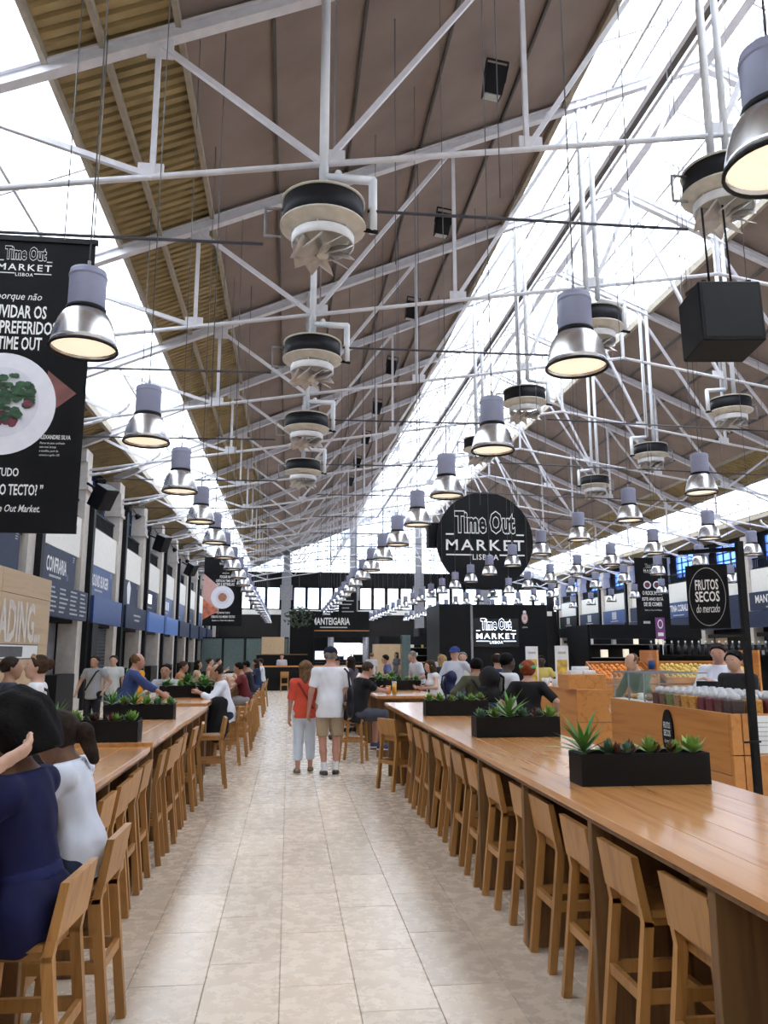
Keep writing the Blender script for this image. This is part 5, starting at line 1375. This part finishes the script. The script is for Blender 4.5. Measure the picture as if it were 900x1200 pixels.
person('woman in white with sunglasses pushed up on her hair, facing left', -2.42, 8.2, 1.75, H=1.70, female=True, skin='light', top=((.80, .80, .82), .8, -.14), hair=('brown', 'bun'), hat=('glasses', None), res=.016, face=True, head=(.1, .08), strap=(0, 'b', (.03, .03, .03)))
person('dark-haired man half hidden behind the woman with sunglasses', -2.85, 8.75, -1.2, H=1.68, skin='tan', top=((.04, .04, .06), 1.8, -.14), hair=('dark', 'short'), res=.022)
# -- left side, further on
person('man in a grey T-shirt with a black crossbody strap by the shutter', -3.95, 17.2, PI - .25, H=1.66, skin='tan', top=((.30, .31, .33), .6, -.14), bottom=((.02, .02, .025), 1.95), hair=('dark', 'short'), res=.022, face=True, strap=(0, 'f', (.02, .02, .02)), arms=((-.3, .12, .95), (.28, .15, .92)))
person('person in a pale top hidden behind the man in grey', -3.95, 19.0, PI, H=1.66, skin='light', top=((.6, .6, .6), .6, -.14), hair=('dark', 'short'), res=.03)
person('person in a bright green top behind the woman in orange', -3.4, 18.4, -1., H=1.64, skin='light', top=((.35, .75, .10), .6, -.14), hair=('dark', 'long'), female=True, res=.03)
person('woman in an orange dress with a dark bun and black strap', -2.85, 15.9, -1.9, H=1.64, female=True, skin='tan', top=((.70, .30, .02), .25, -.14), bottom=((.70, .30, .02), .9), hair=('black', 'bun'), res=.022, face=True, strap=(1, 'f', (.02, .02, .02)))
p = (-2.42, 12.6, RIGHT + .25)
person('balding man in a blue shirt leaning on the left table', *p, H=1.74, lean=.22, skin='red', top=((.045, .075, .22), 1.6, -.14), hair=('mid', 'balding'), arms=(W(*p, (-1.9, 12.85, 1.05)), W(*p, (-1.75, 12.35, 1.05))), res=.02, face=True)
person('man with glasses in a light grey shirt behind the planter', -2.08, 14.25, PI - .2, H=1.70, skin='tan', top=((.46, .48, .54), 1.4, -.14), hair=('black', 'short'), hat=('specs', None), res=.02, face=True, sit=.66, arms=((-.15, .35, 1.06), (.15, .35, 1.06)))
stool(-2.08, 14.25, PI - .2 + PI / 2, 'wooden bar stool under the man with glasses in grey', gL)
person('woman with long black hair at the far left table', -2.4, 22.0, RIGHT, H=1.68, sit=.66, female=True, skin='tan', top=((.55, .40, .25), .3, -.14), hair=('black', 'long'), res=.028)
person('woman in a sleeveless top with dark hair up, far left table', -2.4, 25.4, RIGHT, H=1.78, sit=.66, female=True, skin='light', top=((.4, .2, .12), 0, -.14), hair=('dark', 'bun'), res=.028)
for yy in (22.0, 25.4): stool(-2.45, yy, 0, 'wooden bar stool under the %s woman across the far left table' % ('long-haired' if yy < 23 else 'sleeveless'), gF)
p = (-.93, 12.95, LEFT + .1)
person('balding man in a white shirt sitting at the left table', *p, H=1.80, sit=.66, lean=.26, skin='tan', top=((.80, .82, .90), 1.7, -.12), bottom=((.02, .03, .07), 1.95), hair=('dark', 'balding'), arms=(W(*p, (-1.35, 12.75, 1.1)), W(*p, (-1.4, 13.2, 1.08))), res=.018, face=True)
jk = link('jacket', to_mesh([surf([rc((-.05, -.1, .62), (-.05, .08, .62), .1, .1, ((1, 0, 0), 2.)), rc((-.02, -.06, .92), (-.02, .06, .92), .09, .09, ((1, 0, 0), 2.)), rc((-.03, 0, .5), (-.02, 0, .9), .15, .12, ((1, 0, 0), 2.2))], .016, .06, (), .003)], 'jacket'), cm((.012, .012, .014)), None, (-1.03, 12.5, .02)); jk.rotation_euler = (0, 0, -1.3)
tag(jk, 'black jacket hanging beside the man in white', 'jacket'); link('sleeve', to_mesh([surf([rc((-.08, .1, .85), (-.1, .14, .5), .05, .04)], .014, .02, (), .002)], 'sleeve'), cm((.014, .014, .016)), jk)
far = [(-.86, 17.2, LEFT, 'man in a dark red T-shirt seated at the crowded left table', (.16, .025, .03), 'black', 'short', .25), (-.86, 19.4, LEFT, 'person in black seated beyond the man in dark red', (.02, .02, .025), 'black', 'short', .2), (-.85, 23.4, LEFT, 'person in dark blue seated far along the left table', (.03, .04, .09), 'dark', 'long', .1), (-.83, 26.5, LEFT, 'person in a white top seated last along the far left table', (.7, .72, .78), 'dark', 'short', .1),
       (-2.45, 18.4, RIGHT, 'person in orange-brown across the crowded left table', (.4, .16, .07), 'dark', 'short', .2), (-2.45, 28.2, RIGHT, 'person in grey across the far left table', (.2, .2, .22), 'dark', 'short', .1)]
for x, y, rz, lab, c_, hcn, sty, ln in far:
    person(lab, x, y, rz, H=1.74, sit=.66, lean=ln, skin='tan' if y < 24 else 'light', top=(c_, .6 if y < 24 else 1.5, -.12), bottom=((.35, .34, .36) if y < 18 else (.05, .08, .2), 1.2 if y < 18 else 1.95), hair=(hcn, sty), res=.028, arms=((-.12, .36, 1.15), (.14, .36, 1.1)))
stool(-.83, 26.5, PI, 'wooden bar stool under the person in white at the far left', gF); stool(-2.5, 18.4, 0, 'wooden bar stool under the person in orange-brown', gF); stool(-2.5, 28.2, 0, 'wooden bar stool under the person in grey, far left', gF)
# -- the couple in the aisle
person('woman in a coral red top and pale cropped trousers walking away', .25, 11.85, .05, H=1.60, female=True, skin='red', top=((.72, .10, .06), .95, -.10), bottom=((.62, .70, .82), 1.72), shoes=(.22, .16, .09), hair=('mid', 'long'), head=(-.5, 0), res=.016,
       legs=(((-.085, .0, .46), (-.09, -.06, .085)), ((.09, .06, .46), (.10, .10, .085))), strap=(0, 'b', (.30, .05, .04)), bulk=1.06)
person('man in a white T-shirt, khaki shorts and navy cap walking away', .60, 11.62, .03, H=1.80, skin='red', top=((.84, .85, .92), .75, -.17), bottom=((.42, .32, .22), .93), shoes=(.05, .04, .035), socks=(.82, .82, .84), hair=('grey', 'short'), hat=('cap', (.012, .014, .035)), res=.016, head=(-.15, -.08), bulk=1.1,
       legs=(((-.10, .0, .51), (-.07, -.06, .085)), ((.10, .03, .51), (.09, .0, .085))), arms=((-.30, .02, .88), (.30, .05, .86)))
sbag = link('shoulder_bag', to_mesh([surf([rc((0, -.05, .0), (0, .08, .0), .09, .09, ((1, 0, 0), 2.)), rc((0, -.05, .22), (0, .08, .22), .08, .08, ((1, 0, 0), 2.)), rc((0, .01, 0), (0, .01, .22), .11, .1, ((1, 0, 0), 2.2))], .014, .04)], 'shoulder_bag'), cm((.015, .015, .022)), None, (.60 + .285, 11.55, .90))
tag(sbag, 'black shoulder bag at the right side of the man in white', 'bag'); MB().path([(0, .0, .28), (-.03, .0, .52), (-.09, -.0, .58)], .016, 6).build('shoulder_strap', cm((.02, .02, .025)), sbag)
# -- right of the aisle
p = (1.08, 13.02, RIGHT + .25)
person('man in a black T-shirt and dark shorts sitting with a beer', *p, H=1.90, sit=.66, lean=.28, skin='red', top=((.012, .012, .014), .8, -.14), bottom=((.06, .065, .09), 1.05), shoes=(.04, .06, .13), hair=('brown', 'short'), arms=(W(*p, (1.5, 13.5, 1.08)), W(*p, (1.62, 13.38, 1.06))), res=.016, bulk=1.1, head=(.15, -.1))
mid = [(.92, 16.4, RIGHT, 1.66, 'light', (.25, .25, .27), 'dark', 'short', 'person in a dark cap behind the couple', 0, ('cap', (.012, .012, .015)), 0.), (1.38, 17.9, .9, 1.64, 'light', (.10, .09, .12), 'dark', 'long', 'woman with long dark hair behind the man in black', 1, None, 0.), (2.78, 22.0, LEFT, 1.68, 'tan', (.10, .12, .26), 'black', 'short', 'bearded man in a blue patterned shirt across the table', 0, None, .2), (3.0, 18.2, LEFT + .3, 1.80, 'light', (.55, .57, .62), 'grey', 'short', 'grey-haired man bending over the far right table', 0, None, .3),
       (3.35, 17.2, .5, 1.68, 'light', (.03, .03, .03), 'blond', 'long', 'blonde woman in black among the standing group', 1, None, .1), (3.85, 17.6, PI - .3, 1.74, 'light', (.6, .58, .56), 'grey', 'short', 'pale man behind the man in the blue cap', 0, None, 0.), (3.5, 13.3, -.4, 1.72, 'tan', (.03, .04, .1), 'dark', 'balding', 'bald man in navy behind the man with the black backpack', 0, None, 0.)]
for x, y, rz, H, sk_, c_, hcn, sty, lab, fm, ht, ln in mid:
    person(lab, x, y, rz, H=H, skin=sk_, top=(c_, .8 if not fm else .4, -.12), hair=(hcn, sty), female=bool(fm), hat=ht, lean=ln, res=.024, arms=((-.2, .3, 1.08), (.2, .3, 1.08)) if ln > .15 else (None, None), face=(lab[:4] in ('bear', 'pale')))
person('woman with a brown bob in a white tank top leaning on the beer table', 2.82, 15.2, LEFT + .15, H=1.60, female=True, lean=.22, skin='light', top=((.80, .80, .82), 0, -.12), bottom=((.06, .1, .2), 1.9), hair=('brown', 'bob'), arms=((-.18, .32, 1.05), (.15, .35, 1.05)), res=.02)
pack('backpack', 'navy and white backpack worn by the woman in the white tank top', 'backpack', 3.03, 15.2, .92, LEFT + .15 , .3, .17, .42, (.02, .025, .07), .2)
person('man in a blue cap and grey long-sleeved shirt facing the group', 3.32, 15.9, PI - .6, H=1.84, skin='light', top=((.55, .57, .64), 1.9, -.16), bottom=((.05, .07, .14), 1.95), hair=('dark', 'short'), hat=('cap', (.03, .05, .20)), arms=((-.34, .1, 1.12), (.22, .28, 1.05)), res=.02, face=True)
person('person in an olive jacket with dark hair, back turned, behind the long table', 2.76, 11.7, .15, H=1.64, skin='tan', top=((.085, .085, .055), 1.9, -.16), hair=('black', 'short'), res=.018, bulk=1.12, strap=(0, 'b', (.02, .02, .02)), arms=((-.3, .2, 1.1), (.3, .2, 1.05)))
person('man in a white T-shirt wearing a large black backpack', 2.92, 10.6, RIGHT + .3, H=1.72, skin='dark', top=((.78, .79, .84), .75, -.14), bottom=((.10, .14, .22), 1.9), hair=('black', 'short'), res=.018, arms=((-.2, .28, 1.1), (.22, .22, .95)))
pack('backpack', 'large black backpack on the man in the white T-shirt', 'backpack', 2.66, 10.53, 1.06, RIGHT + .3, .3, .2, .42, (.012, .012, .014))
person('woman with red hair, green headband and black top, back turned', 2.95, 9.75, -.35, H=1.62, female=True, skin='light', top=((.014, .013, .015), .9, -.14), bottom=((.04, .04, .06), 1.9), hair=('red', 'bun'), hat=('band', (.10, .45, .22)), res=.018, bulk=1.1, arms=((-.3, .05, .9), (.33, .1, .98)))
# -- vendors
person('vendor in a yellow apron behind the juice kiosk', 5.45, 17.0, PI - .2, H=1.66, skin='dark', top=((.62, .48, .14), .7, -.14), hair=('black', 'short'), res=.024, face=True, arms=((-.2, .3, 1.1), (.2, .3, 1.1)))
person('vendor in a dark green hoodie bending behind the glass case', 5.2, 11.35, LEFT + .3, H=1.76, lean=.35, skin='light', top=((.03, .085, .035), 1.9, -.14), hair=('mid', 'balding'), res=.02, face=True, arms=((-.2, .45, .95), (.2, .45, .95)))
person('vendor in a white shirt with clasped hands behind the fruit counter', 5.33, 9.5, PI - .9, H=1.86, skin='red', top=((.74, .74, .84), 1.95, -.14), hair=('dark', 'short'), res=.016, face=True, head=(.2, -.25), arms=((-.03, .34, 1.36), (.03, .35, 1.34)))
person('dark-haired vendor beside the one in the white shirt', 5.14, 8.8, PI - 1.2, H=1.76, skin='light', top=((.02, .02, .022), .8, -.14), hair=('black', 'short'), res=.018, face=True, head=(.1, -.15))
bgp = [(-.3, 38.15, PI, (.6, .6, .62), 'bar worker in a pale shirt left behind the far bar'), (2.3, 40.5, PI, (.5, .1, .08), 'person in red near the lit far stall'), (3.4, 33, .3, (.55, .55, .6), 'person in grey near the far stall'), (4.7, 35, 2., (.08, .08, .1), 'person in black near the far stall'), (5.6, 29, 1., (.6, .58, .55), 'person in beige before the distant cabinets'), (4.9, 25.8, PI, (.5, .45, .5), 'pale-faced person seen in the distance left of the black kiosk'),
       (11.5, 19.5, PI, (.3, .1, .12), 'shopper in dark red behind the produce crates'), (13.4, 20.3, 2.5, (.05, .05, .06), 'shopper in black behind the bottle shelf'), (9.9, 22.5, PI, (.1, .1, .1), 'person in black by the right stalls')]
for i, (x, y, rz, c_, lab) in enumerate(bgp): person(lab, x, y, rz, H=1.66 + .03 * (i % 4), skin=('light', 'tan')[i % 2], top=(c_, .8, -.12), hair=(('dark', 'black', 'mid')[i % 3], ('short', 'long')[i % 2]), female=bool(i % 2), res=.035)
